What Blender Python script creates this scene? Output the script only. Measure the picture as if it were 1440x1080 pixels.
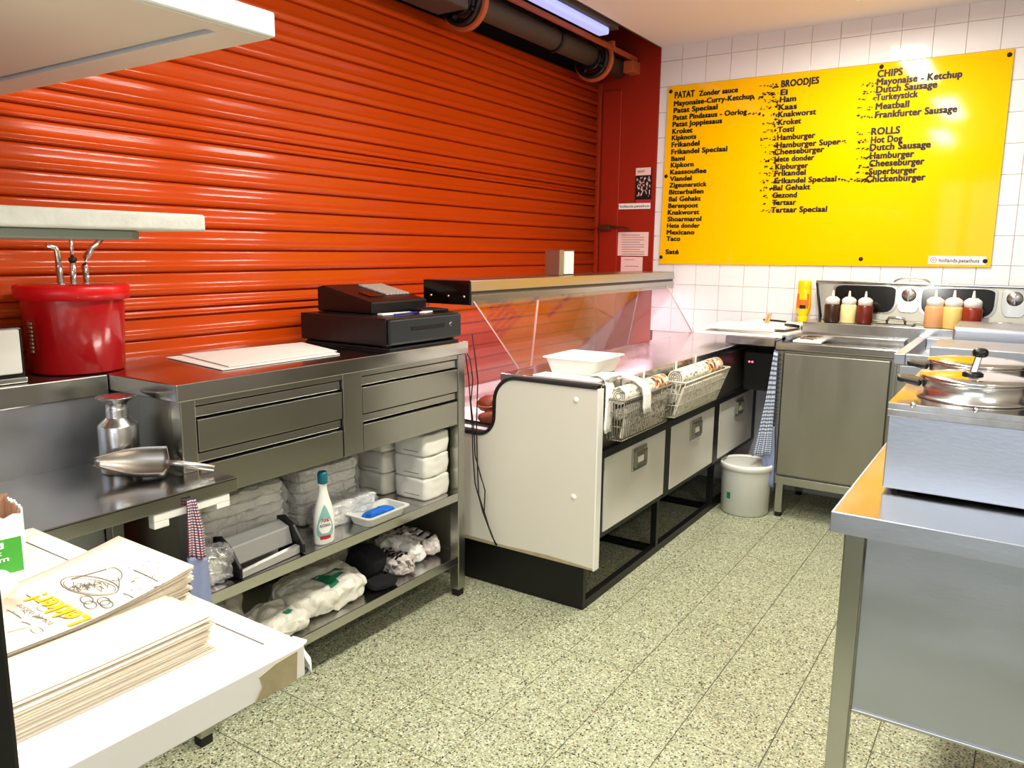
import bpy, bmesh, math, random
from mathutils import Vector, Matrix, noise
random.seed(7)
SC = bpy.context.scene
COL = SC.collection
for o in list(bpy.data.objects): bpy.data.objects.remove(o)

# ------------------------------------------------------------------ camera
F, YAW, PITCH, ROLL, EYE = 1093.8, 0.58382, 0.17005, -0.010448, Vector((0, 0, 1.41))
def cam_axes():
    cy, sy = math.cos(YAW), math.sin(YAW)
    f = Vector((math.cos(PITCH)*cy, math.cos(PITCH)*sy, -math.sin(PITCH)))
    r = Vector((sy, -cy, 0)); d = f.cross(r)
    cr, sr = math.cos(ROLL), math.sin(ROLL)
    return (cr*r + sr*d), (-sr*r + cr*d), f
CR, CD, CF = cam_axes()
cam = bpy.data.objects.new('camera', bpy.data.cameras.new('camera')); COL.objects.link(cam)
m = Matrix((( CR.x, -CD.x, -CF.x, 0), (CR.y, -CD.y, -CF.y, 0), (CR.z, -CD.z, -CF.z, EYE.z), (0, 0, 0, 1)))
cam.matrix_world = m
cam.data.sensor_width = 36; cam.data.lens = 36*F/1440; cam.data.clip_start = .02
SC.camera = cam
def at(px, py, axis, val):
    """where the sight line through photo pixel (px, py) meets the plane x/y/z = val"""
    d = CR*((px-720)/F) + CD*((py-540)/F) + CF
    return EYE + d*((val-EYE[axis])/d[axis])

# ------------------------------------------------------------------ light and exposure
SC.view_settings.view_transform = 'Standard'; SC.view_settings.look = 'None'
SC.view_settings.exposure = -0.10; SC.view_settings.gamma = 1
SC.view_settings.use_curve_mapping = False
w = bpy.data.worlds.new('world'); SC.world = w; w.use_nodes = True
w.node_tree.nodes['Background'].inputs[0].default_value = (.75, .85, 1, 1)
w.node_tree.nodes['Background'].inputs[1].default_value = .3
def area(name, loc, sx, sy, power, col, rot=(0, 0, 0), spread=180):
    l = bpy.data.lights.new(name, 'AREA'); l.shape = 'RECTANGLE'; l.size = sx; l.size_y = sy
    l.energy = power; l.color = col; l.spread = math.radians(spread)
    o = bpy.data.objects.new(name, l); COL.objects.link(o); o.location = loc; o.rotation_euler = rot
    return o
area('ceiling_lamp_light', (3.62, .74, 2.585), 1.1, .16, 43, (1, .975, .885))
area('ceiling_lamp_light', (1.85, .70, 2.585), 1.1, .16, 43, (1, .975, .885))
area('ceiling_lamp_light', (.1, .90, 2.585), 1.1, .16, 44, (1, .975, .885))
area('ceiling_lamp_light', (.35, -1.15, 2.585), 1.1, .16, 34, (1, .975, .885))  # added fill light that brightens the open shelves, no known lamp there
area('display_lamp_light', (3.57, 1.975, 1.190), 2.0, .05, 9, (1, .66, .82))
area('added_cool_fill', (-1.52, -.2, 1.45), 1.6, 2.4, 24, (.76, .86, 1), rot=(0, -math.pi/2, 0))  # added cool fill from behind the camera, no known source

# ------------------------------------------------------------------ materials
def lin(h):
    h = h.lstrip('#'); c = [int(h[i:i+2], 16)/255 for i in (0, 2, 4)]
    return tuple((x/12.92 if x <= .04045 else ((x+.055)/1.055)**2.4) for x in c) + (1,)
MATS = {}
def mat(name, col, rough=.5, metal=0, var=.0, vscale=8, bump=0, bscale=60, stretch=(1, 1, 1), coat=0, emit=None, estr=1, spec=.5, rvar=0, alpha=1, trans=0, ior=1.45):
    m = bpy.data.materials.new(name); MATS[name] = m; m.use_nodes = True
    nt = m.node_tree; b = nt.nodes['Principled BSDF']
    c = lin(col) if isinstance(col, str) else col
    b.inputs['Base Color'].default_value = c
    b.inputs['Roughness'].default_value = rough; b.inputs['Metallic'].default_value = metal
    b.inputs['Specular IOR Level'].default_value = spec
    b.inputs['Coat Weight'].default_value = coat; b.inputs['Coat Roughness'].default_value = .08
    b.inputs['Transmission Weight'].default_value = trans; b.inputs['IOR'].default_value = ior
    if var or bump or rvar:
        tc = nt.nodes.new('ShaderNodeTexCoord'); mp = nt.nodes.new('ShaderNodeMapping')
        mp.inputs['Scale'].default_value = stretch
        nt.links.new(tc.outputs['Object'], mp.inputs[0])
        n = nt.nodes.new('ShaderNodeTexNoise'); n.inputs['Scale'].default_value = vscale; n.inputs['Detail'].default_value = 5
        nt.links.new(mp.outputs[0], n.inputs[0])
        if var:
            mx = nt.nodes.new('ShaderNodeMix'); mx.data_type = 'RGBA'
            mx.inputs[6].default_value = tuple(x*(1-var) for x in c[:3]) + (1,)
            mx.inputs[7].default_value = tuple(min(1, x*(1+var)) for x in c[:3]) + (1,)
            nt.links.new(n.outputs[0], mx.inputs[0]); nt.links.new(mx.outputs[2], b.inputs['Base Color'])
        if rvar:
            mr = nt.nodes.new('ShaderNodeMapRange'); mr.inputs[1].default_value = .3; mr.inputs[2].default_value = .7
            mr.inputs[3].default_value = max(.02, rough-rvar); mr.inputs[4].default_value = rough+rvar
            nt.links.new(n.outputs[0], mr.inputs[0]); nt.links.new(mr.outputs[0], b.inputs['Roughness'])
        if bump:
            n2 = nt.nodes.new('ShaderNodeTexNoise'); n2.inputs['Scale'].default_value = bscale; n2.inputs['Detail'].default_value = 3
            nt.links.new(mp.outputs[0], n2.inputs[0])
            bp = nt.nodes.new('ShaderNodeBump'); bp.inputs['Strength'].default_value = bump; bp.inputs['Distance'].default_value = .01
            nt.links.new(n2.outputs[0], bp.inputs['Height']); nt.links.new(bp.outputs[0], b.inputs['Normal'])
    if emit:
        b.inputs['Emission Color'].default_value = lin(emit) if isinstance(emit, str) else emit
        b.inputs['Emission Strength'].default_value = estr
    return m
def pane(name, tint, refl=.08, rough=.02, bump=0, bscale=25, opacity=0, ocol=(.9, .9, .9, 1)):
    """thin clear sheet: transparent with fresnel gloss"""
    m = bpy.data.materials.new(name); MATS[name] = m; m.use_nodes = True
    nt = m.node_tree; nt.nodes.clear(); N = nt.nodes.new; L = nt.links.new
    out = N('ShaderNodeOutputMaterial'); tr = N('ShaderNodeBsdfTransparent'); gl = N('ShaderNodeBsdfGlossy')
    tr.inputs[0].default_value = tint; gl.inputs['Roughness'].default_value = rough
    fr = N('ShaderNodeLayerWeight'); fr.inputs[0].default_value = .5
    pw = N('ShaderNodeMath'); pw.operation = 'POWER'; pw.inputs[1].default_value = 4; L(fr.outputs['Facing'], pw.inputs[0])
    ad = N('ShaderNodeMath'); ad.operation = 'MULTIPLY_ADD'; ad.inputs[1].default_value = .6; ad.inputs[2].default_value = refl; L(pw.outputs[0], ad.inputs[0])
    mx = N('ShaderNodeMixShader'); L(ad.outputs[0], mx.inputs[0]); L(tr.outputs[0], mx.inputs[1]); L(gl.outputs[0], mx.inputs[2])
    last = mx
    if opacity:
        df = N('ShaderNodeBsdfDiffuse'); df.inputs[0].default_value = ocol
        m2 = N('ShaderNodeMixShader'); m2.inputs[0].default_value = opacity; L(mx.outputs[0], m2.inputs[1]); L(df.outputs[0], m2.inputs[2]); last = m2
    if bump:
        tc = N('ShaderNodeTexCoord'); n = N('ShaderNodeTexNoise'); n.inputs['Scale'].default_value = bscale; n.inputs['Detail'].default_value = 4
        n.inputs['Distortion'].default_value = 1.5
        L(tc.outputs['Object'], n.inputs[0]); bp = N('ShaderNodeBump'); bp.inputs['Strength'].default_value = bump; bp.inputs['Distance'].default_value = .02
        L(n.outputs[0], bp.inputs['Height']); L(bp.outputs[0], gl.inputs['Normal']); L(bp.outputs[0], fr.inputs['Normal'])
    L(last.outputs[0], out.inputs[0])
    return m
def terrazzo():
    m = bpy.data.materials.new('terrazzo'); m.use_nodes = True; nt = m.node_tree; N = nt.nodes.new; L = nt.links.new
    b = nt.nodes['Principled BSDF']; b.inputs['Roughness'].default_value = .38; b.inputs['Specular IOR Level'].default_value = .35
    g = N('ShaderNodeNewGeometry')
    def chips(scale, thr, seed):
        mp = N('ShaderNodeMapping'); mp.inputs['Location'].default_value = (seed, seed*.7, seed*.3); L(g.outputs['Position'], mp.inputs[0])
        v = N('ShaderNodeTexVoronoi'); v.inputs['Scale'].default_value = scale; L(mp.outputs[0], v.inputs['Vector'])
        sep = N('ShaderNodeSeparateColor'); L(v.outputs['Color'], sep.inputs[0])
        c = N('ShaderNodeMath'); c.operation = 'GREATER_THAN'; c.inputs[1].default_value = thr; L(sep.outputs[0], c.inputs[0])
        d = N('ShaderNodeMath'); d.operation = 'LESS_THAN'; d.inputs[1].default_value = .52; L(v.outputs['Distance'], d.inputs[0])
        mu = N('ShaderNodeMath'); mu.operation = 'MULTIPLY'; L(c.outputs[0], mu.inputs[0]); L(d.outputs[0], mu.inputs[1])
        return mu.outputs[0]
    n = N('ShaderNodeTexNoise'); n.inputs['Scale'].default_value = 1.7; n.inputs['Detail'].default_value = 4; L(g.outputs['Position'], n.inputs[0])
    base = N('ShaderNodeMix'); base.data_type = 'RGBA'; base.inputs[6].default_value = lin('9fa482'); base.inputs[7].default_value = lin('b8b999'); L(n.outputs[0], base.inputs[0])
    prev = base.outputs[2]
    for sc, th, sd, colr in ((170, .62, 3, 'd9dac0'), (140, .76, 9, '8d9274'), (180, .80, 5, '5f624c'), (155, .90, 1, '23231b'), (150, .95, 2, '8a7150')):
        mx = N('ShaderNodeMix'); mx.data_type = 'RGBA'; mx.inputs[7].default_value = lin(colr)
        L(chips(sc, th, sd), mx.inputs[0]); L(prev, mx.inputs[6]); prev = mx.outputs[2]
    L(prev, b.inputs['Base Color'])
    return m
def prints(name, cols, scale=30, rough=.6, stretch=(1, 1, 1)):
    """patches of printed colour"""
    m = bpy.data.materials.new(name); m.use_nodes = True; nt = m.node_tree; N = nt.nodes.new; L = nt.links.new
    b = nt.nodes['Principled BSDF']; b.inputs['Roughness'].default_value = rough
    tc = N('ShaderNodeTexCoord'); mp = N('ShaderNodeMapping'); mp.inputs['Scale'].default_value = stretch; L(tc.outputs['Object'], mp.inputs[0])
    v = N('ShaderNodeTexVoronoi'); v.inputs['Scale'].default_value = scale; L(mp.outputs[0], v.inputs['Vector'])
    sep = N('ShaderNodeSeparateColor'); L(v.outputs['Color'], sep.inputs[0])
    rp = N('ShaderNodeValToRGB'); rp.color_ramp.interpolation = 'CONSTANT'; el = rp.color_ramp.elements
    el[0].position = 0; el[0].color = lin(cols[0]); el[1].position = 1/len(cols); el[1].color = lin(cols[1])
    for i, c in enumerate(cols[2:]): e = el.new((i+2)/len(cols)); e.color = lin(c)
    L(sep.outputs[0], rp.inputs[0]); L(rp.outputs[0], b.inputs['Base Color']); return m
def checks(name, base, c1, c2, s=(60, 60)):
    """woven check cloth"""
    m = bpy.data.materials.new(name); m.use_nodes = True; nt = m.node_tree; N = nt.nodes.new; L = nt.links.new
    b = nt.nodes['Principled BSDF']; b.inputs['Roughness'].default_value = .9
    tc = N('ShaderNodeTexCoord'); sp = N('ShaderNodeSeparateXYZ'); L(tc.outputs['UV'], sp.inputs[0])
    prev = None
    for ch, cc in ((0, c1), (1, c2)):
        w_ = N('ShaderNodeMath'); w_.operation = 'MULTIPLY'; w_.inputs[1].default_value = s[ch]; L(sp.outputs[ch], w_.inputs[0])
        f_ = N('ShaderNodeMath'); f_.operation = 'FRACT'; L(w_.outputs[0], f_.inputs[0])
        g_ = N('ShaderNodeMath'); g_.operation = 'LESS_THAN'; g_.inputs[1].default_value = .42; L(f_.outputs[0], g_.inputs[0])
        mx = N('ShaderNodeMix'); mx.data_type = 'RGBA'; mx.inputs[7].default_value = lin(cc)
        if prev: L(prev, mx.inputs[6])
        else: mx.inputs[6].default_value = lin(base)
        L(g_.outputs[0], mx.inputs[0]); prev = mx.outputs[2]
    L(prev, b.inputs['Base Color'])
    return m

M = {}
M['floor'] = terrazzo()
M['grout'] = mat('floor grout', '6b6c52', .9)
M['tile'] = mat('glazed white tile', 'ece6e4', .09, spec=.4, var=.02, vscale=2)
M['wgrout'] = mat('wall grout', 'dcd4d0', .9)
M['plaster'] = mat('ceiling plaster', 'f6f0ea', .85, var=.03, vscale=3)
M['offwhite'] = mat('painted wall', 'b3afa5', .8, var=.04)
M['dark'] = mat('dark void paint', '2a2726', .8)
M['orange'] = mat('orange enamelled slat', 'c4440a', .17, var=.10, vscale=3, stretch=(.6, 4, 6), bump=.03, bscale=30, spec=.42, rvar=.04)
M['rail'] = mat('guide rail paint', '9a2a0c', .4)
M['red'] = mat('red wall paint', '981e04', .45, var=.08, vscale=4)
M['yellow'] = mat('yellow board', 'ffbd00', .07, spec=.22)
M['black'] = mat('black print', '140d08', .6)
M['steel'] = mat('brushed stainless steel', (.45, .445, .41, 1), .27, 1, var=.03, vscale=2)
M['steeltop'] = mat('polished steel top', (.56, .55, .53, 1), .17, 1, var=.07, vscale=3, bump=.025, bscale=20, stretch=(1, 3, 1), rvar=.05)
M['steeldull'] = mat('dull steel door', (.37, .355, .29, 1), .38, 1, var=.14, vscale=2.2, stretch=(3, 3, .6), bump=.04, bscale=30, rvar=.06)
M['steelcool'] = mat('cool steel panel', (.47, .49, .53, 1), .40, 1, var=.10, vscale=3, stretch=(2, 1, 3), bump=.03, bscale=50, rvar=.05)
M['chrome'] = mat('bright steel', (.75, .74, .72, 1), .12, 1)
M['alu'] = mat('spun aluminium', (.66, .65, .63, 1), .26, 1, bump=.05, bscale=80, stretch=(1, 1, 6))
M['alud'] = mat('dull aluminium', (.46, .42, .37, 1), .34, 1, var=.1)
M['satin'] = mat('satin aluminium', 'c4c4c0', .28, .6)
M['white'] = mat('white laminate', 'efebe2', .45, var=.03, vscale=4)
M['cream'] = mat('cream laminate panel', 'd9d3c4', .42, var=.04, vscale=2.5)
M['drawerw'] = mat('white drawer front', 'dcd8cc', .35, var=.04, vscale=3)
M['blk'] = mat('black laminate', '0b0a0a', .45)
M['blkpl'] = mat('black plastic', '0c0b0b', .35, var=.2)
M['rubber'] = mat('black rubber', '151310', .7)
M['whitepl'] = mat('white plastic', 'f2f0e8', .35)
M['greypl'] = mat('greyed white plastic', 'd6d6cc', .4)
M['paper'] = mat('paper', 'f1ece4', .75, var=.03, vscale=12)
M['kraft'] = mat('bleached kraft paper', 'e4d7c2', .75, var=.05, vscale=14, bump=.05, bscale=30)
M['pinkpaper'] = mat('pinkish notice paper', 'f0c8c0', .8)
M['ink'] = mat('grey ink', '6d6662', .8)
M['yink'] = mat('yellow ink', 'f2b60f', .7)
M['redpl'] = mat('translucent red plastic', 'b80d14', .25, var=.06, vscale=5, coat=.4)
M['redrim'] = mat('bright red rim', 'e0121a', .3)
M['green'] = mat('green print', '3f9a2f', .5)
M['greenp'] = mat('dark green print', '1f7a54', .5)
M['brown'] = mat('corrugated card', '8a6248', .8, bump=.3, bscale=90, stretch=(1, 1, .1))
M['foil'] = mat('crinkled foil', (.85, .85, .84, 1), .22, 1, bump=.9, bscale=38)
M['film'] = pane('clear wrapping film', (.99, .99, .99, 1), .18, .14, bump=1.0, bscale=16, opacity=.12)
M['glass'] = pane('display glass', (.985, .965, .97, 1), .03, .01)
M['glassedge'] = mat('glass edge', 'c9a9a4', .2)
M['napkin'] = mat('white napkin paper', 'e6e2d6', .85, bump=.12, bscale=20)
M['teal'] = mat('teal plastic', '146a7c', .35)
M['label'] = mat('teal label', '7fb7b0', .5)
M['blue'] = mat('blue cloth', '1466c8', .8, bump=.3, bscale=50)
M['redink'] = mat('red ink', 'b3202c', .6)
M['brass'] = mat('brown painted lock', '5b2a12', .5, .3)
M['sausage'] = mat('brown fried snack', '7a3518', .5, var=.3, vscale=40, bump=.3, bscale=90)
M['bread'] = mat('pale bread', 'c88a5a', .6, var=.2, vscale=30)
M['choc'] = mat('dark brown sauce', '3a1e12', .3)
M['mayo'] = mat('pale yellow sauce', 'f2e3a0', .35)
M['ketch'] = mat('red brown sauce', '6a2214', .3)
M['cocktail'] = mat('orange sauce', 'e2a56e', .35)
M['mustard'] = mat('yellow sauce', 'ecca74', .35)
M['curry'] = mat('brick red sauce', '8a2c12', .3)
M['clearcap'] = mat('milky plastic cap', 'efe6dc', .35)
M['ybottle'] = mat('yellow bottle plastic', 'f7c800', .3)
M['oprint'] = mat('orange print', 'e06a1c', .5)
M['lampw'] = mat('bluish lamp diffuser', 'b8c4ff', .4, emit=(.42, .5, 1, 1), estr=.85)
M['lampon'] = mat('lit lamp diffuser', 'ffffff', .4, emit=(1, .95, .88, 1), estr=5)
M['pinklamp'] = mat('pink lamp tube', 'ffd9e6', .4, emit=(1, .72, .85, 1), estr=5)
M['hoodw'] = mat('white enamel hood', 'e9e9e4', .4)
M['hoodu'] = mat('hood underside', 'ddd3c4', .5)
M['slab'] = mat('chipped white paint', 'd9d6ca', .7, var=.16, vscale=30, bump=.35, bscale=35)
M['greyunder'] = mat('grey shelf board', '8f948a', .6)
M['orangeiron'] = mat('orange painted and orange lit iron', 'b8562c', .55)  # orange iron parts; on the long bar the orange is light put into colour
M['shaft'] = mat('grey brown shaft', '4a4038', .55)
M['tan'] = mat('worn chipboard', 'a89a74', .8, var=.3, vscale=30)
M['printgrey'] = prints('grey printed plastic', ['cfc4bc', 'b9aca4', 'e0d8d0', '6e625c', 'd6ccc4', 'c4b8b0'], 60, .3)
M['bagplastic'] = mat('thin white plastic bag', 'dedaca', .3, bump=.4, bscale=40, var=.08, vscale=10)
M['stackw'] = mat('white trays in film', 'f8f5ee', .35, bump=.3, bscale=30, stretch=(.5, 1, 4), var=.08, vscale=12, coat=.4)
M['blackcloth'] = mat('black cloth', '09090b', .9, bump=.3, bscale=60)
M['redled'] = mat('red indicator', 'ff3050', .4, emit=(1, .1, .2, 1), estr=4)
M['newsprint'] = prints('printed roll paper', ['efe9da', 'ebe4d3', 'f2ecdf', 'e6dfcc', 'efe8d8', '9a968c', 'c9b98e', 'ece6d6'], 55, .7, (1, 1, 2))
M['newscol'] = prints('coloured magazine print', ['efe0c8', 'c9803c', '7a3a1c', 'f0e8d8', 'd9a860', 'e6d9c2', '3a2a22'], 48, .5)
M['wiredark'] = mat('dulled steel wire', '8d877a', .35, .5)
M['wire'] = mat('white coated wire', 'cfc9b6', .4)
M['towelw'] = mat('white towelling', 'f2efe6', .95, bump=.4, bscale=120)
M['keys'] = mat('grey keypad', 'a79c92', .5)
M['check1'] = checks('red and navy check cloth', 'e6dada', 'a83246', '2c3358', (7, 22))
M['check2'] = checks('blue and white check cloth', 'e6e9ee', '8b98b4', '5f6b88', (7, 30))
M['bluecloth'] = mat('blue cotton', '8791b2', .95, var=.1, vscale=40)
M['mirrordark'] = mat('black gloss and dark reflection', '0a0806', .12)  # glossy dark parts, and dark reflections modelled on the open lid

# ------------------------------------------------------------------ builders
WLOC = {}
def tag(o, label=None, cat=None, group=None, kind=None):
    if label: o['label'] = label
    if cat: o['category'] = cat
    if group: o['group'] = group
    if kind: o['kind'] = kind
    return o
def thing(name, loc, label, cat, group=None):
    o = bpy.data.objects.new(name, None); COL.objects.link(o); o.location = loc; o.empty_display_size = .05
    WLOC[o.name] = Vector(loc); return tag(o, label, cat, group)
class MB:
    def __init__(s): s.b = bmesh.new()
    def box(s, x0, x1, y0, y1, z0, z1):
        v = [s.b.verts.new(p) for p in ((x0, y0, z0), (x1, y0, z0), (x1, y1, z0), (x0, y1, z0), (x0, y0, z1), (x1, y0, z1), (x1, y1, z1), (x0, y1, z1))]
        for f in ((0, 3, 2, 1), (4, 5, 6, 7), (0, 1, 5, 4), (1, 2, 6, 5), (2, 3, 7, 6), (3, 0, 4, 7)): s.b.faces.new([v[i] for i in f])
        return s
    def hexa(s, pts):
        v = [s.b.verts.new(p) for p in pts]
        for f in ((0, 3, 2, 1), (4, 5, 6, 7), (0, 1, 5, 4), (1, 2, 6, 5), (2, 3, 7, 6), (3, 0, 4, 7)): s.b.faces.new([v[i] for i in f])
        return s
    def prism(s, pts, vec):
        """polygon (3-D points) swept by a vector"""
        vec = Vector(vec); a = [s.b.verts.new(p) for p in pts]; c = [s.b.verts.new(Vector(p)+vec) for p in pts]; n = len(a)
        s.b.faces.new(a); s.b.faces.new(c[::-1])
        for i in range(n): s.b.faces.new((a[i], c[i], c[(i+1) % n], a[(i+1) % n]))
        return s
    def lathe(s, c, prof, seg=32, axis='Z', closed=False, sm=True):
        rings = []
        for r, h in prof:
            ring = []
            for i in range(seg):
                t = 2*math.pi*i/seg; a, b_ = r*math.cos(t), r*math.sin(t)
                p = {'Z': (a, b_, h), 'X': (h, a, b_), 'Y': (a, h, b_)}[axis]
                ring.append(s.b.verts.new(Vector(c)+Vector(p)))
            rings.append(ring)
        for k in range(len(rings)-1):
            for i in range(seg):
                f = s.b.faces.new((rings[k][i], rings[k][(i+1) % seg], rings[k+1][(i+1) % seg], rings[k+1][i])); f.smooth = sm
        if closed:
            for i in range(seg): s.b.faces.new((rings[-1][i], rings[-1][(i+1) % seg], rings[0][(i+1) % seg], rings[0][i])).smooth = sm
        else:
            if prof[0][0] > 1e-5: s.b.faces.new(rings[0][::-1])
            if prof[-1][0] > 1e-5: s.b.faces.new(rings[-1])
        return s
    def tube(s, pts, r, seg=8, smooth=True, flat=None):
        pts = [Vector(p) for p in pts]; rings = []; up = Vector((0, 0, 1))
        for i, p in enumerate(pts):
            d = (pts[min(i+1, len(pts)-1)]-pts[max(i-1, 0)]).normalized()
            u = d.cross(up) if abs(d.dot(up)) < .95 else d.cross(Vector((1, 0, 0)))
            u.normalize(); v = d.cross(u).normalized(); rr = r[i] if isinstance(r, (list, tuple)) else r
            rings.append([s.b.verts.new(p+u*math.cos(2*math.pi*k/seg)*rr+v*math.sin(2*math.pi*k/seg)*rr*(flat or 1)) for k in range(seg)])
        for k in range(len(rings)-1):
            for i in range(seg):
                s.b.faces.new((rings[k][i], rings[k][(i+1) % seg], rings[k+1][(i+1) % seg], rings[k+1][i])).smooth = smooth
        s.b.faces.new(rings[0][::-1]); s.b.faces.new(rings[-1])
        return s
    def grid(s, rows, uv=False):
        vs = [[s.b.verts.new(p) for p in row] for row in rows]; lay = s.b.loops.layers.uv.verify() if uv else None
        R, C = len(vs)-1, len(vs[0])-1
        for i in range(R):
            for j in range(C):
                q = [(i, j), (i+1, j), (i+1, j+1), (i, j+1)]
                f = s.b.faces.new([vs[a][c] for a, c in q]); f.smooth = True
                if lay:
                    for lp, (a, c) in zip(f.loops, q): lp[lay].uv = (c/C, a/R)
        return s
    def blob(s, x0, x1, y0, y1, z0, z1, n=8, p=5, amp=0, sc=10, seed=0, skew=None, sm=True):
        """soft box: rounded, wrinkled"""
        t = bmesh.new(); bmesh.ops.create_cube(t, size=2); bmesh.ops.subdivide_edges(t, edges=t.edges[:], cuts=n, use_grid_fill=True)
        c = Vector(((x0+x1)/2, (y0+y1)/2, (z0+z1)/2)); h = Vector(((x1-x0)/2, (y1-y0)/2, (z1-z0)/2)); mp = {}
        for v in t.verts:
            q = v.co; L = (abs(q.x)**p+abs(q.y)**p+abs(q.z)**p)**(1/p); q = q/L
            w_ = Vector((q.x*h.x, q.y*h.y, q.z*h.z)) + c
            if amp:
                d = noise.noise_vector(w_*sc+Vector((seed, seed*2, 0)))*amp + noise.noise_vector(w_*sc*2.7+Vector((seed, 5, 0)))*amp*.55
                if w_.z < z0+.15*(z1-z0): d.z = abs(d.z)*.3
                w_ += d; w_.z = max(w_.z, z0)
            if skew: w_ = skew(w_)
            mp[v] = s.b.verts.new(w_)
        for f in t.faces: s.b.faces.new([mp[v] for v in f.verts]).smooth = sm
        t.free(); return s
    def build(s, name, m, parent=None, bevel=0, solid=0, label=None, cat=None, group=None, kind=None, seg=2, origin=None):
        bmesh.ops.recalc_face_normals(s.b, faces=s.b.faces[:])
        me = bpy.data.meshes.new(name); 
        if parent is not None: off = WLOC[parent.name]
        elif origin is not None: off = Vector(origin)
        else:
            xs = [v.co for v in s.b.verts]
            off = Vector(((min(v.x for v in xs)+max(v.x for v in xs))/2, (min(v.y for v in xs)+max(v.y for v in xs))/2, min(v.z for v in xs)))
        for v in s.b.verts: v.co -= off
        s.b.to_mesh(me); s.b.free(); me.materials.append(m)
        o = bpy.data.objects.new(name, me); COL.objects.link(o); WLOC[o.name] = off
        if parent is not None: o.parent = parent
        else: o.location = off
        if solid:
            md = o.modifiers.new('solid', 'SOLIDIFY'); md.thickness = solid; md.offset = 0
        if bevel:
            md = o.modifiers.new('bevel', 'BEVEL'); md.width = bevel; md.segments = seg; md.limit_method = 'ANGLE'; md.harden_normals = False
        return tag(o, label, cat, group, kind)
def bx(name, m, x0, x1, y0, y1, z0, z1, parent=None, bevel=.0015, **k):
    return MB().box(x0, x1, y0, y1, z0, z1).build(name, m, parent, bevel, **k)
def copy_tree(o, loc=None, rot=None, label=None, parent=None):
    c = o.copy(); COL.objects.link(c); c.parent = parent
    if parent is None:
        if loc is not None: c.location = loc
        if rot is not None: c.rotation_euler = rot
        if label: c['label'] = label
    for ch in [x for x in bpy.data.objects if x.parent == o]: copy_tree(ch, parent=c)
    return c
# lettering -----------------------------------------------------------------
_CAP = {}
def text_verts(s, bold):
    cu = bpy.data.curves.new('t', 'FONT'); cu.body = s; cu.size = 1; cu.offset = 0; cu.resolution_u = 3; cu.space_character = 1.06 if bold else 1.0
    ob = bpy.data.objects.new('t', cu); COL.objects.link(ob)
    dg = bpy.context.evaluated_depsgraph_get(); me = bpy.data.meshes.new_from_object(ob.evaluated_get(dg))
    bpy.data.objects.remove(ob); bpy.data.curves.remove(cu); return me
def lettering(s, m, parent, org, u, v, height, width=None, bold=.018, name='lettering', slant=0, lift=.0006, label=None):
    """flat letters with baseline start org, along u, upright along v"""
    if bold not in _CAP:
        h = text_verts('H', bold); _CAP[bold] = max(p.co.y for p in h.vertices); bpy.data.meshes.remove(h)
    me = text_verts(s, bold); u = Vector(u).normalized(); v = Vector(v).normalized(); n = u.cross(v)
    x0 = min(p.co.x for p in me.vertices); x1 = max(p.co.x for p in me.vertices)
    sy = height/_CAP[bold]; sx = (width/(x1-x0)) if width else sy
    off = WLOC[parent.name]
    if bold:   # heavier strokes: the outline repeated with small shifts
        vs = [tuple(p.co) for p in me.vertices]; fs = [tuple(q.vertices) for q in me.polygons]; bpy.data.meshes.remove(me); V_, F_ = [], []
        for k, (ox, oy) in enumerate(((0, 0), (-1, 0), (1, 0), (-.7, .6), (.7, .6), (-.7, -.6), (.7, -.6))):
            o_ = len(V_); V_ += [(a+ox*bold, b+oy*bold, k*.00005) for a, b, c in vs]; F_ += [tuple(i+o_ for i in f) for f in fs]
        me = bpy.data.meshes.new(name); me.from_pydata(V_, [], F_)
    for p in me.vertices:
        x, y = (p.co.x-x0)*sx + slant*p.co.y*sy, p.co.y*sy
        p.co = Vector(org) + u*x + v*y + n*(lift+p.co.z) - off
    me.name = name; me.materials.clear(); me.materials.append(m)
    o = bpy.data.objects.new(name, me); COL.objects.link(o); o.parent = parent; WLOC[o.name] = off
    if label: o['label'] = label
    return o

# ================================================================== SETTING
fl = bx('floor', M['grout'], -1.6, 4.9, -1.9, 2.75, -.06, -.004, bevel=0, kind='structure')
base = None
for i in range(-1, 16):
    for j in range(-2, 10):
        x0, y0 = .773+.25*i, -.2537+.25*j
        dz = random.uniform(-.0006, .0004)
        if base is None:
            base = bx('tile', M['floor'], x0+.0014, x0+.2486, y0+.0014, y0+.2486, -.02, -.0005, fl, bevel=.0008, seg=1)
            b0 = Vector((x0, y0, 0))
        else:
            c = base.copy(); COL.objects.link(c); c.location = Vector((x0, y0, dz))-b0
wf = bx('wall_far', M['wgrout'], 4.708, 4.9, -1.9, 2.02, 0, 2.7, bevel=0, kind='structure')
base = None
for k in range(0, 12):
    for j in range(-9, 9):
        y0 = .695+.15*j-.0; z0 = .909+.15*k-.0
        wdt = .15 if j < 8 else .138
        if z0+.15 > 2.66: hgt = 2.645-z0
        if base is None:
            base = bx('tile', M['tile'], 4.70, 4.712, y0+.0009, y0+.1491, z0+.0009, z0+.1491, wf, bevel=.0012, seg=2); b0 = Vector((4.70, y0, z0))
        elif j == 8:
            bx('tile', M['tile'], 4.70, 4.712, y0+.0012, 2.033, z0+.0012, z0+.1488, wf, bevel=.0012)
        else:
            c = base.copy(); COL.objects.link(c); c.location = Vector((4.70, y0, z0))-b0
wr = bx('wall_corner', M['red'], 4.70, 4.9, 2.035, 2.75, 0, 3.0, bevel=.003, kind='structure')
bx('wall_left', M['dark'], -1.6, 4.9, 2.62, 2.75, 0, 3.0, bevel=0, kind='structure')
wrt = bx('wall_right', M['offwhite'], -1.6, 4.9, -1.9, -1.8, 0, 2.7, bevel=0, kind='structure')
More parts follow.
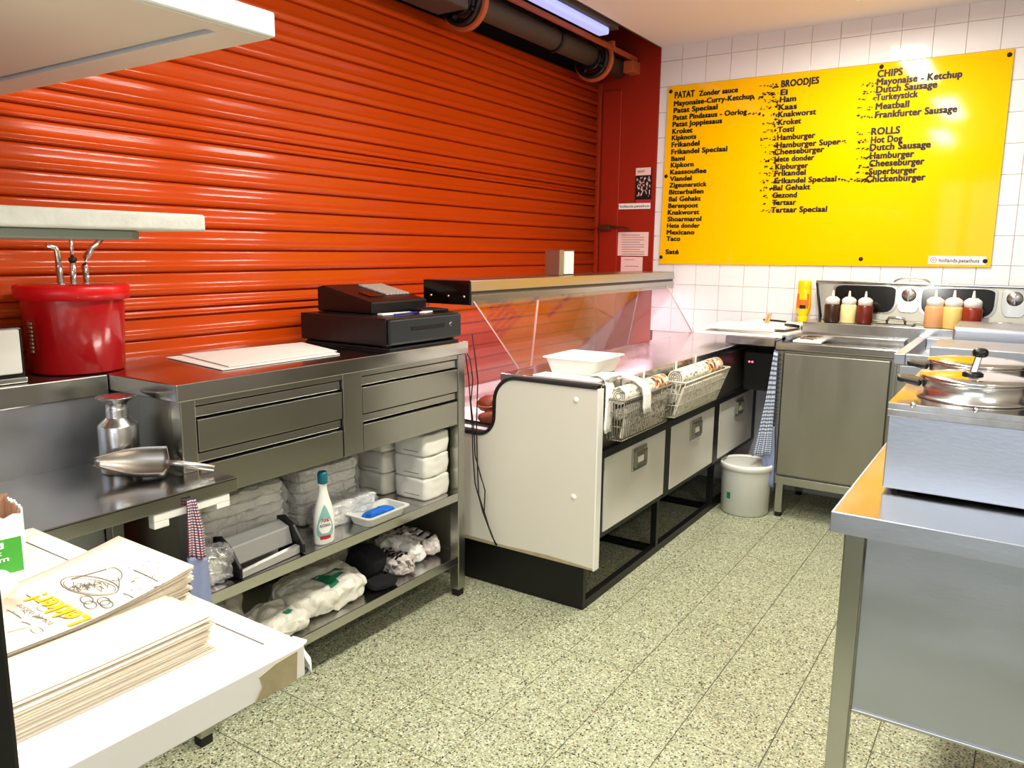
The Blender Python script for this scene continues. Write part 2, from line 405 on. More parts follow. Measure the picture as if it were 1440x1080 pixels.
bx('wall_near', M['offwhite'], -1.7, -1.6, -1.9, 2.75, 0, 3.0, bevel=0, kind='structure')
bx('ceiling', M['plaster'], -1.6, 4.9, -1.9, 2.035, 2.645, 2.72, bevel=0, kind='structure')
bx('ceiling', M['dark'], -1.6, 4.9, 2.035, 2.75, 2.96, 3.05, bevel=0, kind='structure')
bx('trim_1', M['shaft'], -1.6, 4.70, 2.036, 2.05, 2.645, 2.96, bevel=0, kind='structure')
tr = bx('trim_2', M['orangeiron'], -1.6, 4.69, 2.185, 2.20, 2.575, 2.60, bevel=0, kind='structure')  # orange light on this edge is put into its colour

fill_win = bx('added_fill_window', M['hoodw'], -1.60, -1.57, -1.44, 1.04, .62, 2.30, bevel=.002, kind='structure')  # added unseen frame with a glowing pane, goes with the cool fill
bx('pane', mat('glowing fill pane', 'c8d8ff', .3, emit=(.76, .86, 1, 1), estr=.7), -1.57, -1.56, -1.40, 1.00, .65, 2.25, fill_win)
# ceiling lamps that light the room
lamp0 = thing('ceiling_lamp', (3.62, .74, 2.60), 'flat white fluorescent ceiling lamp nearest the yellow menu board', 'lamp', 'ceiling lamps above the room')
bx('housing', M['hoodw'], 3.04, 4.20, .64, .84, 2.61, 2.645, lamp0); bx('diffuser', M['lampon'], 3.06, 4.18, .655, .825, 2.595, 2.61, lamp0)
copy_tree(lamp0, loc=(1.85, .70, 2.60), label='flat white fluorescent ceiling lamp above the middle of the aisle')
copy_tree(lamp0, loc=(.35, -1.15, 2.60), label='added fill lamp shaped as a flat ceiling lamp near the right hand wall')  # added housing for the extra fill light
copy_tree(lamp0, loc=(.1, .90, 2.60), label='flat white fluorescent ceiling lamp above the white worktable')

# ================================================================== SHUTTER
YS = 2.453
edges = [.0, .075, .151, .227, .303, .379, .455, .531, .607, .683, .759, .835, .905, .968, 1.029, 1.100, 1.173, 1.200, 1.246, 1.323, 1.398, 1.474, 1.548, 1.624, 1.700, 1.768, 1.806, 1.859, 1.936, 2.015, 2.094, 2.173, 2.252, 2.331, 2.410, 2.489]
sh = thing('roller_shutter', (1.8, YS, 0), 'orange roller shutter of horizontal slats closing the whole left side', 'shutter')
def slat(z0, z1):
    h = z1-z0; prof = []
    for t, d in ((0, .003), (.03, .0090), (.07, .0125), (.14, .0145), (.22, .0150), (.27, .0148), (.305, .0141), (.33, .0130), (.37, .0108), (.42, .0083), (.48, .0062), (.56, .0045), (.66, .0033), (.80, .0023), (.92, .0012), (.97, -.0005), (1, -.003)):
        prof.append((YS-d, z0+.0030+(h-.0035)*t))
    prof = [(YS+.007, z0), (YS+.006, z0+.0035)] + prof + [(YS+.007, z1)]
    mb = MB(); rows = []
    for x in (-1.2, 4.672): rows.append([Vector((x, y, z)) for y, z in prof])
    mb.grid(rows); return mb
for a, b_ in zip(edges[:-1], edges[1:]):
    slat(a, b_).build('slat', M['orange'], sh, solid=.0015)
g = MB(); g.box(4.672, 4.69, YS-.028, YS-.004, 0, 2.47); g.box(4.672, 4.69, YS+.012, YS+.03, 0, 2.47); g.box(4.688, 4.699, YS-.028, YS+.03, 0, 2.47)
g.build('guide_rail', M['rail'], sh, .001)
st = bx('jamb_strip', M['red'], 4.685, 4.699, 2.285, 2.415, 0, 2.42, wr, bevel=.003)
lk = MB(); lk.box(4.655, 4.682, 2.33, 2.41, 1.545, 1.585); lk.box(4.645, 4.655, 2.345, 2.395, 1.555, 1.575); lk.tube([(4.668, 2.33, 1.57), (4.668, 2.22, 1.563), (4.668, 2.19, 1.548)], .008)
lk.build('bolt_lock', M['brass'], wr, .002)

# shutter shaft
sf = thing('shutter_shaft', (3.6, 2.30, 2.54), 'dark grey roller shaft with ring brackets above the shutter', 'shaft')
MB().lathe((0, 2.30, 2.545), [(.058, 1.0), (.058, 4.68)], 24, 'X').build('tube', M['shaft'], sf)
for X in (3.06, 4.33):
    r_ = MB(); r_.lathe((X, 2.30, 2.53), [(.108, -.014), (.124, -.014), (.124, .014), (.108, .014)], 40, 'X', closed=True)
    r_.box(X-.015, X+.015, 2.17, 2.22, 2.58, 2.62)
    r_.build('ring_bracket', M['orangeiron'], sf, .001)
    s_ = MB(); s_.lathe((X-.03, 2.30, 2.53), [(.088, -.012), (.108, -.012), (.108, .012), (.088, .012)], 36, 'X', closed=True)
    for k in range(4):
        a = k*math.pi/2+.6; dy, dz = math.cos(a), math.sin(a)
        s_.tube([(X-.03, 2.30+dy*.05, 2.53+dz*.05), (X-.03, 2.30+dy*.095, 2.53+dz*.095)], .014, 6)
    s_.lathe((X-.03, 2.30, 2.53), [(.066, -.03), (.066, .03)], 24, 'X')
    s_.build('spring_wheel', M['blk'], sf)
MB().lathe((3.86, 2.30, 2.545), [(.0585, -.01), (.068, -.01), (.068, .01), (.0585, .01)], 24, 'X', closed=True).build('clamp_band', M['blk'], sf)
bx('motor_housing', M['shaft'], 2.30, 2.98, 2.22, 2.40, 2.47, 2.66, sf, .01)
bk = bx('shaft_end_bracket', M['orangeiron'], 4.60, 4.70, 2.17, 2.24, 2.50, 2.57, sf, .004)
hf = thing('strip_lamp', (3.0, 2.11, 2.60), 'bluish white strip lamp between ceiling edge and shutter shaft', 'lamp')
bx('housing', M['shaft'], 1.6, 4.15, 2.055, 2.18, 2.625, 2.68, hf); bx('diffuser', M['lampw'], 1.64, 4.08, 2.075, 2.145, 2.585, 2.625, hf, .012)

# ================================================================== MENU BOARD
XB = 4.690
board = thing('menu_board', (4.69, 1.08, 1.33), 'large yellow menu board with black lettering screwed to the tiled wall', 'menu board')
bd = MB(); c4 = [at(940, 122, 0, XB), at(1427, 68, 0, XB), at(1393, 376, 0, XB), at(927, 371, 0, XB)]
bd.prism(c4, (.006, 0, 0)); bd.build('panel', M['yellow'], board, .001)
U, V = Vector((0, -1, 0)), Vector((0, 0, 1))
def bpt(cx, cy): return at(900+cx/2.6667, cy/2.6667, 0, XB-.0005)
def bline(s, x0, y0, x1, h, y1=None, bold=.060):
    a = bpt(x0, y0); b = bpt(x1, y1 if y1 is not None else y0)
    a.x = XB-.0008
    lettering(s, M['black'], board, a, U, V, h*1.2, width=abs(a.y-b.y), bold=bold, name='lettering')
for s, x0, y0, x1, h, y1 in (
    ('PATAT', 131, 369, 204, .0300, 364), ('Zonder sauce', 222, 360, 366, .0235, 349), ('Mayonaise-Curry-Ketchup', 128, 398, 425, .0235, 374), ('Patat Speciaal', 127, 424, 290, .0235, 411),
    ('Patat Pindasaus - Oorlog', 125, 451, 400, .0235, 427), ('Patat Joppiesaus', 123, 476, 307, .0235, 462), ('Kroket', 122, 502, 196, .0235, 498), ('Kipknots', 120, 526, 210, .0225, 521),
    ('Frikandel', 119, 552, 222, .0235, 548), ('Frikandel Speciaal', 118, 579, 326, .0235, 567), ('Bami', 118, 604, 167, .0215, 602), ('Kipkorn', 116, 628, 200, .0225, 625),
    ('Kaassouflee', 114, 654, 248, .0225, 648), ('Viandel', 113, 679, 193, .0225, 677), ('Zigeunerstick', 111, 703, 249, .0220, 696), ('Bitterballen', 110, 729, 237, .0225, 726),
    ('Bal Gehakt', 109, 755, 227, .0225, 752), ('Berenpoot', 107, 780, 217, .0225, 777), ('Knakworst', 105, 805, 221, .0225, 803), ('Shoarmarol', 104, 830, 229, .0225, 828),
    ('Hete donder', 102, 854, 223, .0215, 853), ('Mexicano', 101, 879, 203, .0225, 878), ('Taco', 100, 903, 150, .0225, 902), ('Saté', 97, 952, 144, .0225, 951),
    ('BROODJES', 530, 327, 670, .0290, 313), ('Ei', 528, 357, 552, .025, 355), ('Ham', 525, 384, 584, .025, 381), ('Kaas', 521, 413, 587, .025, 409), ('Knakworst', 519, 440, 659, .025, 431),
    ('Kroket', 519, 469, 603, .025, 465), ('Tosti', 517, 497, 577, .025, 494), ('Hamburger', 515, 526, 656, .025, 517), ('Hamburger Super', 513, 555, 750, .025, 540), ('Cheeseburger', 505, 580, 689, .025, 572),
    ('Hete donder', 505, 607, 652, .024, 601), ('Kipburger', 508, 635, 629, .024, 631), ('Frikandel', 505, 660, 620, .024, 656), ('Frikandel Speciaal', 505, 688, 735, .024, 681), ('Bal Gehakt', 500, 714, 637, .024, 710),
    ('Gezond', 498, 742, 587, .024, 740), ('Tartaar', 496, 769, 584, .024, 767), ('Tartaar Speciaal', 492, 797, 700, .025, 793),
    ('CHIPS', 891, 290, 983, .0285, 281), ('Mayonaise - Ketchup', 888, 320, 1206, .0275, 297), ('Dutch Sausage', 886, 349, 1112, .0275, 337), ('Turkeystick', 885, 377, 1040, .0265, 369), ('Meatball', 884, 411, 1007, .0265, 405),
    ('Frankfurter Sausage', 882, 443, 1187, .0275, 426), ('ROLLS', 868, 506, 973, .0290, 502), ('Hot Dog', 866, 537, 982, .0275, 533), ('Dutch Sausage', 862, 565, 1088, .0275, 557), ('Hamburger', 862, 596, 1026, .0275, 590),
    ('Cheeseburger', 860, 625, 1064, .0275, 620), ('Superburger', 858, 655, 1036, .0270, 651), ('Chickenburger', 848, 683, 1068, .0270, 679)):
    bline(s, x0, y0, x1, h, y1)
# worn, smeared prints left of the second and third columns
rs = random.Random(3)
sm = MB()
def smear(x0, x1, y, dens=1.0):
    n = int((x1-x0)/5*dens)
    for _ in range(n):
        cx = rs.uniform(x0, x1); cy = y+rs.uniform(-11, 1); fade = .35+.65*(cx-x0)/(x1-x0+.1)
        if rs.random() > fade: continue
        p = bpt(cx, cy); a, b = rs.uniform(.003, .010), rs.uniform(.002, .006); k = 6; off = rs.uniform(0, 6)
        sm.b.faces.new([sm.b.verts.new((XB-.0016, p.y+a*math.cos(off+2*math.pi*i/k)*rs.uniform(.6, 1.2), p.z+b*math.sin(off+2*math.pi*i/k)*rs.uniform(.6, 1.2))) for i in range(k)])
for y in (326, 357, 384, 410, 438, 468, 496, 526, 553, 579, 606, 634, 659, 686, 713, 741, 768, 797): smear(450, 520, y, 1.5)
for y in (322, 352, 377, 411, 442): smear(818, 886, y, .9)
for y in (505, 535, 566, 596, 628, 655, 683): smear(808, 872, y, 1.5)
smear(388, 460, 372, 1.2); smear(385, 450, 430, 1.2); smear(735, 860, 680, 1.6); smear(745, 785, 535, .8)
for k in range(26): smear(498, 516, 330+k*15, .9)
sm.build('smeared_lettering', M['black'], board, kind='stuff')
for cx, cy in ((116, 343), (906, 250), (1386, 205), (98, 661), (79, 964), (828, 971), (1294, 979)):
    p = bpt(cx, cy); MB().lathe((p.x, p.y, p.z), [(.0, -.007), (.007, -.006), (.0115, -.001), (.0115, .0005)], 14, 'X').build('screw', M['black'], board)
stk = MB(); a = bpt(1080, 990); b = bpt(1300, 962)
stk.box(XB-.0013, XB-.0003, b.y, a.y, a.z, b.z); so = stk.build('sticker', M['whitepl'], board, label='white handle sticker at the lower right of the board')
lettering('hollands.patathuis', M['black'], board, (XB-.0015, a.y-.050, a.z+.011), U, V, .019, width=abs(b.y-a.y)-.080, bold=.02)
def camera_icon(org, s, par, m1, nrm_x):
    mb = MB(); x = nrm_x
    for k in range(2):
        mb.lathe((x, org[0], org[1]), [(s*(.52-.30*k), 0), (s*(.42-.30*k), 0), (s*(.42-.30*k), .0004), (s*(.52-.30*k), .0004)], 20, 'X', closed=True)
    return mb.build('camera_emblem', m1, par)
camera_icon((a.y-.024, (a.z+b.z)/2), .028, board, M['redink'], XB-.0019)

# papers and stickers on the red wall
XR = 4.6975
ps = thing('band_poster', (XR, 2.12, 1.72), 'small black and white poster with pink top strip stuck on the red wall', 'poster')
a, b = at(894, 236, 0, XR), at(915, 285, 0, XR)
def wallrect(name, m, x0, y0, x1, y1, par, dx=0, **k):
    p, q = at(x0, y0, 0, XR), at(x1, y1, 0, XR)
    return bx(name, m, XR-.001-dx, XR-dx, min(p.y, q.y), max(p.y, q.y), min(p.z, q.z), max(p.z, q.z), par, bevel=0, **k)
wallrect('sheet', M['blk'], 894.5, 236, 915.5, 285, ps); wallrect('top_strip', M['pinkpaper'], 894.5, 236.3, 915.3, 246, ps, .0008); wallrect('bottom_strip', M['redink'], 894, 281, 915.5, 284.8, ps, .0008)
pm = MB()
for _ in range(60):
    p = at(rs.uniform(896, 914), rs.uniform(249, 276), 0, XR-.0018); s_ = rs.uniform(.004, .011)
    pm.b.faces.new([pm.b.verts.new((XR-.0019, p.y+s_*.5*math.cos(t+rs.random()), p.z+s_*math.sin(t+rs.random()))) for t in (0, 1.5, 3, 4.5)])
pm.build('printed_figures', M['pinkpaper'], ps, kind='stuff')
p = at(897, 242.5, 0, XR); lettering('nonf', M['black'], ps, (XR-.0018, p.y, p.z), U, V, .014, width=.045, slant=.2)
ss = thing('handle_sticker', (XR, 2.18, 1.68), 'long white sticker reading hollands.patathuis on the red wall', 'sticker')
wallrect('sheet', M['whitepl'], 866, 286.5, 914.5, 293.5, ss); p = at(872.5, 292, 0, XR); q = at(913, 292, 0, XR)
lettering('hollands.patathuis', M['black'], ss, (XR-.001, p.y, p.z), U, V, .014, width=p.y-q.y, bold=.02)
p = at(869, 290, 0, XR); camera_icon((p.y, p.z), .02, ss, M['redink'], XR-.0015)
for nm, lab, x0, y0, x1, y1, n in (('notice_sheet', 'wider pinkish notice sheet with rules of print, taped on the red wall', 869.5, 326.5, 911, 360, 9), ('notice_sheet', 'narrower blank pinkish sheet taped below the notice on the red wall', 873.5, 361, 903, 386, 3)):
    p = at((x0+x1)/2, y1, 0, XR); nt = thing(nm, (XR, p.y, p.z), lab, 'notice')
    wallrect('sheet', M['pinkpaper'], x0, y0, x1, y1, nt)
    pr = MB()
    for i in range(n):
        yy = y0+4+i*(y1-y0-7)/max(1, n-1); a = at(x0+5, yy, 0, XR); b = at(x1-(5 if i % 3 else 11), yy, 0, XR)
        pr.box(XR-.0016, XR-.0012, b.y, a.y, a.z-.0018, a.z+.0012)
    pr.build('print_lines', M['ink'], nt)

# ================================================================== TILL COUNTER (steel, drawers, open shelves)
FY = 1.834
tc = thing('till_counter', (1.19, FY, 0), 'long stainless steel counter with four drawers and two open shelves under the till', 'counter')
bx('worktop', M['steeltop'], 1.178, 2.447, 1.824, 2.425, 1.008, 1.056, tc, .003)
for x0, x1, y0 in ((1.192, 1.238, FY), (2.394, 2.438, FY), (1.192, 1.238, 2.37), (2.394, 2.438, 2.37)):
    bx('leg', M['steel'], x0, x1, y0, y0+.044, .03, 1.008, tc, .003); bx('foot', M['rubber'], x0+.004, x1-.004, y0+.004, y0+.04, 0, .03, tc, .003)
bx('stile', M['steel'], 1.778, 1.865, FY, FY+.03, .729, 1.008, tc, .002)
bx('side_panel', M['steeldull'], 1.196, 1.204, FY+.044, 2.37, .17, 1.008, tc); bx('side_panel', M['steeldull'], 2.424, 2.432, FY+.044, 2.37, .17, 1.008, tc)
bx('back_panel', M['steeldull'], 1.238, 2.394, 2.392, 2.40, .17, 1.008, tc)
bx('top_rail', M['steel'], 1.238, 2.394, FY+.004, FY+.03, .990, 1.008, tc, .001)
for x0, x1 in ((1.243, 1.774), (1.869, 2.391)):
    for z0, z1, l0, l1 in ((.861, .950, .953, .985), (.729, .822, .826, .855)):
        d = MB().box(x0, x1, FY+.002, FY+.022, z0, z1).box(x0+.01, x1-.01, FY+.04, 2.30, z0+.01, z1-.02).build('drawer', M['steel'], tc, .0015)
        f = MB(); f.hexa([(x0, FY+.010, l0+.004), (x1, FY+.010, l0+.004), (x1, FY+.045, l0), (x0, FY+.045, l0), (x0, FY+.011, l1), (x1, FY+.011, l1), (x1, FY+.045, l1), (x0, FY+.045, l1)])
        o = f.build('finger_lip', M['steel'], d, .002)
for z in (.447, .178):
    s_ = MB(); s_.box(1.205, 2.423, FY+.003, 2.39, z-.004, z); s_.box(1.238, 2.394, FY+.002, FY+.008, z-.034, z); s_.build('shelf', M['steeltop'], tc, .001)
bx('crossbar', M['steel'], 2.396, 2.42, FY+.044, 2.37, .09, .12, tc)

# lower steel table with splashback and ledge
lt = thing('lower_steel_table', (.9, 1.9, 0), 'low stainless steel table with splashback left of the till counter', 'table')
ZS = .812
t_ = MB(); t_.prism([(.30, 1.700, ZS), (1.258, 1.700, ZS), (1.258, 1.829, ZS), (1.176, 1.829, ZS), (1.176, 2.147, ZS), (.30, 2.147, ZS)], (0, 0, -.006))
t_.box(.30, 1.258, 1.700, 1.706, ZS-.036, ZS-.002); t_.build('worktop', M['steeltop'], lt, .001)
bx('splashback', M['steelcool'], .30, 1.174, 2.149, 2.156, ZS-.02, 1.0, lt)
lg = MB(); lg.box(.30, 1.176, 2.143, 2.425, .996, 1.054); lg.build('ledge', M['steel'], lt, .003)
for x, y in ((.80, 1.78), (1.12, 2.08), (.42, 2.08), (.42, 1.78)): bx('leg', M['steel'], x, x+.035, y, y+.035, 0, ZS-.006, lt, .002)
bx('back_sheet', M['steelcool'], .34, 1.12, 2.12, 2.125, .10, ZS-.03, lt)
bx('undershelf', M['steeldull'], .36, 1.15, 1.80, 2.11, .40, .405, lt)
cl = MB(); cl.box(1.02, 1.235, 1.704, 1.728, .752, .772); cl.box(1.195, 1.235, 1.704, 1.728, .738, .752); cl.box(1.02, 1.06, 1.704, 1.728, .735, .752)
cl.build('table_clip', M['whitepl'], None, .002, label='white plastic clip under the end of the low steel table', cat='clip')
for k, (x, y, z, r) in enumerate(((.98, 1.93, .405, .085), (.98, 1.93, .432, .08))):
    MB().lathe((x, y, 0), [(r*.8, z), (r, z+.05), (r*1.04, z+.055), (r*.95, z+.05), (r*.76, z+.006), (0, z+.006)], 32).build('steel_bowl', M['alu'], None, label=('steel bowl standing under the low steel table, lower of two' if k == 0 else 'steel bowl nested on another under the low steel table'), cat='bowl')
# check cloth hanging
def cloth_strip(path_l, path_r, nx=8, wav=.006, f=3, seed=0, sub=6):
    def interp(P, t):
        k = t*(len(P)-1); i = min(int(k), len(P)-2); return Vector(P[i]).lerp(Vector(P[i+1]), k-i)
    rows = []
    n = (len(path_l)-1)*sub
    for i in range(n+1):
        t = i/n; a, b = interp(path_l, t), interp(path_r, t); nrm = (b-a).cross(Vector((0, 0, 1)))
        if nrm.length < 1e-6: nrm = Vector((0, 1, 0))
        nrm.normalize()
        rows.append([a.lerp(b, j/nx)+nrm*wav*math.sin(f*math.pi*j/nx+seed+t*2)*(.3+.7*t) for j in range(nx+1)])
    return rows
tw = thing('check_tea_towel', (1.14, 1.69, .5), 'red and navy check tea towel hanging from the end of the low steel table', 'towel')
def a_(x, y, Y=1.69): return at(x, y, 1, Y)
MB().grid(cloth_strip([a_(262, 703), a_(262, 745), a_(263, 785)], [a_(274, 700), a_(288, 745), a_(292, 785)], wav=.008), uv=True).build('check_half', M['check1'], tw, solid=.002)
MB().grid(cloth_strip([a_(263, 784), a_(266, 820), a_(270, 872)], [a_(292, 784), a_(296, 815), a_(300, 858)], wav=.006, seed=1), uv=True).build('blue_half', M['bluecloth'], tw, solid=.002)

# steel shaker
shk = thing('sugar_shaker', (1.115, 2.00, ZS), 'spun aluminium shaker with flared funnel lid on the low steel table', 'shaker')
MB().lathe((1.115, 2.00, 0), [(.046, ZS), (.050, ZS+.004), (.050, ZS+.125), (.0485, ZS+.130), (.030, ZS+.147), (.028, ZS+.15)], 40).build('body', M['alu'], shk)
n_ = MB(); pr = [(.027, ZS+.147)]
for i in range(6): pr += [(.0285, ZS+.150+i*.004), (.0265, ZS+.152+i*.004)]
pr += [(.027, ZS+.185), (.030, ZS+.190), (.049, ZS+.203), (.050, ZS+.205), (.040, ZS+.203), (.0, ZS+.196)]
n_.lathe((1.115, 2.00, 0), pr, 40).build('screw_funnel', M['alu'], shk)
# scoop
sc = thing('flour_scoop', (1.08, 1.86, ZS), 'aluminium scoop with tube handle lying before the shaker', 'scoop')
c0, dirv = Vector((1.085, 1.905, ZS+.004)), Vector((.62, -.55, 0)).normalized(); sd = Vector((-dirv.y, dirv.x, 0))
rows = []
for i in range(13):
    t = i/12; L = -.085+.17*t
    wdt = .012+.034*math.sin(min(1, t*1.35)*math.pi/2); top = .052*min(1, .15+t*1.3)
    row = []
    for j in range(13):
        a = math.pi*(j/12); sy_, sz_ = -math.cos(a)*wdt, -math.sin(a)*wdt*.95; ph = math.radians(34)
        row.append(c0+dirv*L+sd*(sy_*math.cos(ph)-sz_*math.sin(ph))+Vector((0, 0, .045+(sy_*math.sin(ph)+sz_*math.cos(ph))+(1-t)*.004)))
    rows.append(row)
cap = [Vector(p) for p in rows[-1]]; mid = sum(cap, Vector())/len(cap)
mb = MB().grid(rows + [[p.lerp(mid, .6)+dirv*.006 for p in cap], [p.lerp(mid, .97)+dirv*.008 for p in cap]]); mb.build('bowl', M['alud'], sc, solid=.0015)
h0 = c0+dirv*.086+Vector((0, 0, .036)); MB().tube([h0, h0+dirv*.03+Vector((0, 0, -.004)), h0+dirv*.12+Vector((0, 0, -.024))], [.007, .009, .0095], 12).build('handle', M['alu'], sc)

# red bucket dispenser
rb = thing('red_sauce_bucket', (1.172, 2.288, 1.056), 'big red plastic sauce bucket with three steel pump tubes on the ledge', 'bucket')
cx, cy = 1.170, 2.282
MB().lathe((cx, cy, 0), [(.118, 1.058), (.122, 1.060), (.133, 1.275), (.133, 1.285)], 56).build('body', M['redpl'], rb)
MB().lathe((cx, cy, 0), [(.134, 1.262), (.146, 1.262), (.148, 1.298), (.140, 1.304), (.134, 1.300)], 56, closed=True).build('rim', M['redrim'], rb)
MB().lathe((cx, cy, 0), [(.133, 1.296), (.130, 1.304), (.08, 1.309), (0, 1.310)], 48).build('steel_lid', M['chrome'], rb)
for (px, bend, nm) in ((85, -1, 0), (103, 0, 1), (122, 1, 2)):
    p = at(px, 392, 1, cy-.03); q = at(px-5, 340, 1, cy-.03); 
    if bend == 0:
        tb = MB().tube([(p.x, p.y, 1.305), (q.x+.004, q.y, 1.372)], .0085, 12).tube([(q.x+.004, q.y, 1.372), (q.x+.003, q.y, 1.44)], .005, 10); o = tb.build('pump_tube', M['chrome'], rb)
        MB().lathe((q.x+.004, q.y, 0), [(.0105, 1.366), (.0105, 1.378)], 14).build('collar', M['blk'], o)
    elif bend < 0: MB().tube([(p.x, p.y, 1.305), (q.x-.002, q.y, 1.395), (q.x-.008, q.y, 1.405), (q.x-.03, q.y, 1.41)], .0085, 12).build('pump_tube', M['chrome'], rb)
    else: MB().tube([(p.x, p.y, 1.305), (p.x-.004, p.y, 1.355), (p.x+.002, p.y, 1.378), (p.x+.02, p.y, 1.402), (p.x+.05, p.y, 1.43)], .0085, 12).build('pump_tube', M['chrome'], rb)
lb = MB(); 
for k in range(8):
    z = 1.12+k*.011; lb.box(cx-.1315-.0006, cx-.128, cy-.024, cy-.010, z, z+.006)
lb.build('tape_print', M['tan'], rb)
# napkin dispenser on ledge
nd = thing('napkin_dispenser', (.93, 2.24, 1.054), 'napkin dispenser with white front and dark frame at the left picture edge', 'dispenser')
bx('case', M['blkpl'], .80, .985, 2.19, 2.30, 1.056, 1.20, nd, .006); bx('napkins', M['napkin'], .805, .972, 2.176, 2.195, 1.080, 1.195, nd, .004); bx('tray_lip', M['chrome'], .80, .98, 2.172, 2.19, 1.056, 1.070, nd, .002)

# things on the till counter
for k, (ps_, z) in enumerate(((((233, 503), (313, 521), (478, 498), (430, 484)), 1.0575), (((255, 499), (322, 516), (474, 494), (425, 482)), 1.0615))):
    pts = [at(x, y, 2, z) for x, y in ps_]; mb = MB(); mb.prism(pts, (0, 0, .0022)); 
    mb.build('order_sheet', M['paper'], None, .0004, label=('lower pinkish white order sheets sticking out, on the steel counter left of the till' if k == 0 else 'top white order sheet of the pile on the steel counter left of the till'), cat='paper')
cd = thing('cash_box', (2.23, 2.07, 1.056), 'wide black cash drawer with lock on the steel counter', 'cash drawer')
bx('case', M['blkpl'], 2.02, 2.440, 1.866, 2.30, 1.072, 1.170, cd, .003); bx('front', mat('charcoal drawer front', '24282a', .4), 2.026, 2.434, 1.850, 1.865, 1.078, 1.164, cd, .004)
bx('gap_shade_sheet', M['rubber'], 2.03, 2.43, 1.858, 2.29, 1.0565, 1.0635, cd, .002)  # added black sheet standing for the shade in the gap under the drawer
bx('slot', M['blk'], 2.135, 2.33, 1.8480, 1.8505, 1.121, 1.137, cd, .001)
MB().lathe((2.37, 1.850, 1.128), [(.008, -.002), (.0095, 0), (.0095, .003)], 18, 'Y').build('lock', M['chrome'], cd)
for x in (2.04, 2.40):
    for y in (1.88, 2.27): bx('foot', M['rubber'], x, x+.025, y, y+.02, 1.0635, 1.072, cd, .002)
MB().hexa([(2.441, 2.05, 1.09), (2.52, 2.00, 1.075), (2.52, 2.15, 1.075), (2.441, 2.20, 1.09), (2.441, 2.05, 1.165), (2.52, 2.00, 1.11), (2.52, 2.15, 1.11), (2.441, 2.20, 1.165)]).build('side_bracket', M['blkpl'], cd, .003)
rg = thing('cash_register', (2.28, 2.16, 1.170), 'black cash register with grey sloping keypad on the cash drawer', 'cash register')
MB().prism([(2.115, 2.02, 1.171), (2.115, 2.31, 1.171), (2.115, 2.31, 1.262), (2.115, 2.28, 1.270), (2.115, 2.02, 1.215)], (.315, 0, 0)).build('body', M['blkpl'], rg, .006, seg=3)
def rp(u, v, lift): # u 0..1 across, v 0..1 up the slope
    a = Vector((2.115+.315*u, 2.02, 1.215)); b = Vector((2.115+.315*u, 2.28, 1.270)); p = a.lerp(b, v); return p+Vector((0, -.2, .98)).normalized()*lift
for c_ in range(7):
    for r_ in range(5):
        u0, v0 = .52+c_*.062, .30+r_*.12
        pts = [rp(u0, v0, .001), rp(u0+.05, v0, .001), rp(u0+.05, v0+.10, .001), rp(u0, v0+.10, .001)]
        if c_ == 0 and r_ == 0: kproto = MB().prism(pts, (0, 0, .006)).build('key', M['keys'], rg, .001); k0 = rp(u0, v0, 0)
        else: k = kproto.copy(); COL.objects.link(k); k.parent = rg; k.location = rp(u0, v0, 0)-k0
MB().prism([rp(.2, .25, .001), rp(.42, .25, .001), rp(.42, .5, .001), rp(.2, .5, .001)], (0, 0, .003)).build('display', M['mirrordark'], rg)
for nm, lab, ct, m_, pts in (('receipt', 'white receipt lying before the cash register', 'receipt', 'paper', [(2.10, 1.955), (2.25, 1.935), (2.255, 1.965), (2.105, 1.985)]),
                        ('receipt', 'thin pale receipts on the right of the cash drawer top', 'receipt', 'paper', [(2.28, 1.905), (2.37, 1.93), (2.37, 1.95), (2.27, 1.925)])):
    MB().prism([(x, y, 1.1712) for x, y in pts], (0, 0, .006)).build(nm, M[m_], None, .001, label=lab, cat=ct)
MB().tube([(2.12, 1.915, 1.1755), (2.26, 1.925, 1.1755)], .004, 8).build('pen', mat('blue pen', '2a2c80', .4), None, label='blue pen on the cash drawer before the receipt', cat='pen')
MB().prism([(2.30, 1.94, 1.1712), (2.42, 1.90, 1.1712), (2.43, 2.0, 1.1712), (2.31, 2.01, 1.1712)], (0, 0, .012)).build('black_notebook', M['blkpl'], None, .003, label='black notebook on the right end of the cash drawer', cat='notebook')

# cables
cbl = mat('cable rubber', '151012', .5)
for k, pp in enumerate(([(650, 487), (655, 500), (659, 530), (661, 560), (664, 600), (665, 640), (668, 680), (679, 720), (692, 755), (699, 767)],
                        [(652, 487), (661, 505), (665, 535), (662, 565), (666, 600), (668, 640), (676, 670), (682, 690), (681, 720), (690, 750), (698, 767)],
                        [(664, 470), (668, 500), (672, 535), (671, 565), (670, 600), (671, 640), (672, 672), (673, 695), (685, 735), (697, 766)])):
    X = 2.505+.006*k
    MB().tube([at(x, y, 0, X) for x, y in pp], .0028, 6).build('hanging_cable', cbl, None, label=('thin black cable hanging straight down the left of the white panel', 'thin black cable with the widest bend hanging before the white panel', 'thin black cable hanging from the bracket, right of the others')[k], cat='cable')

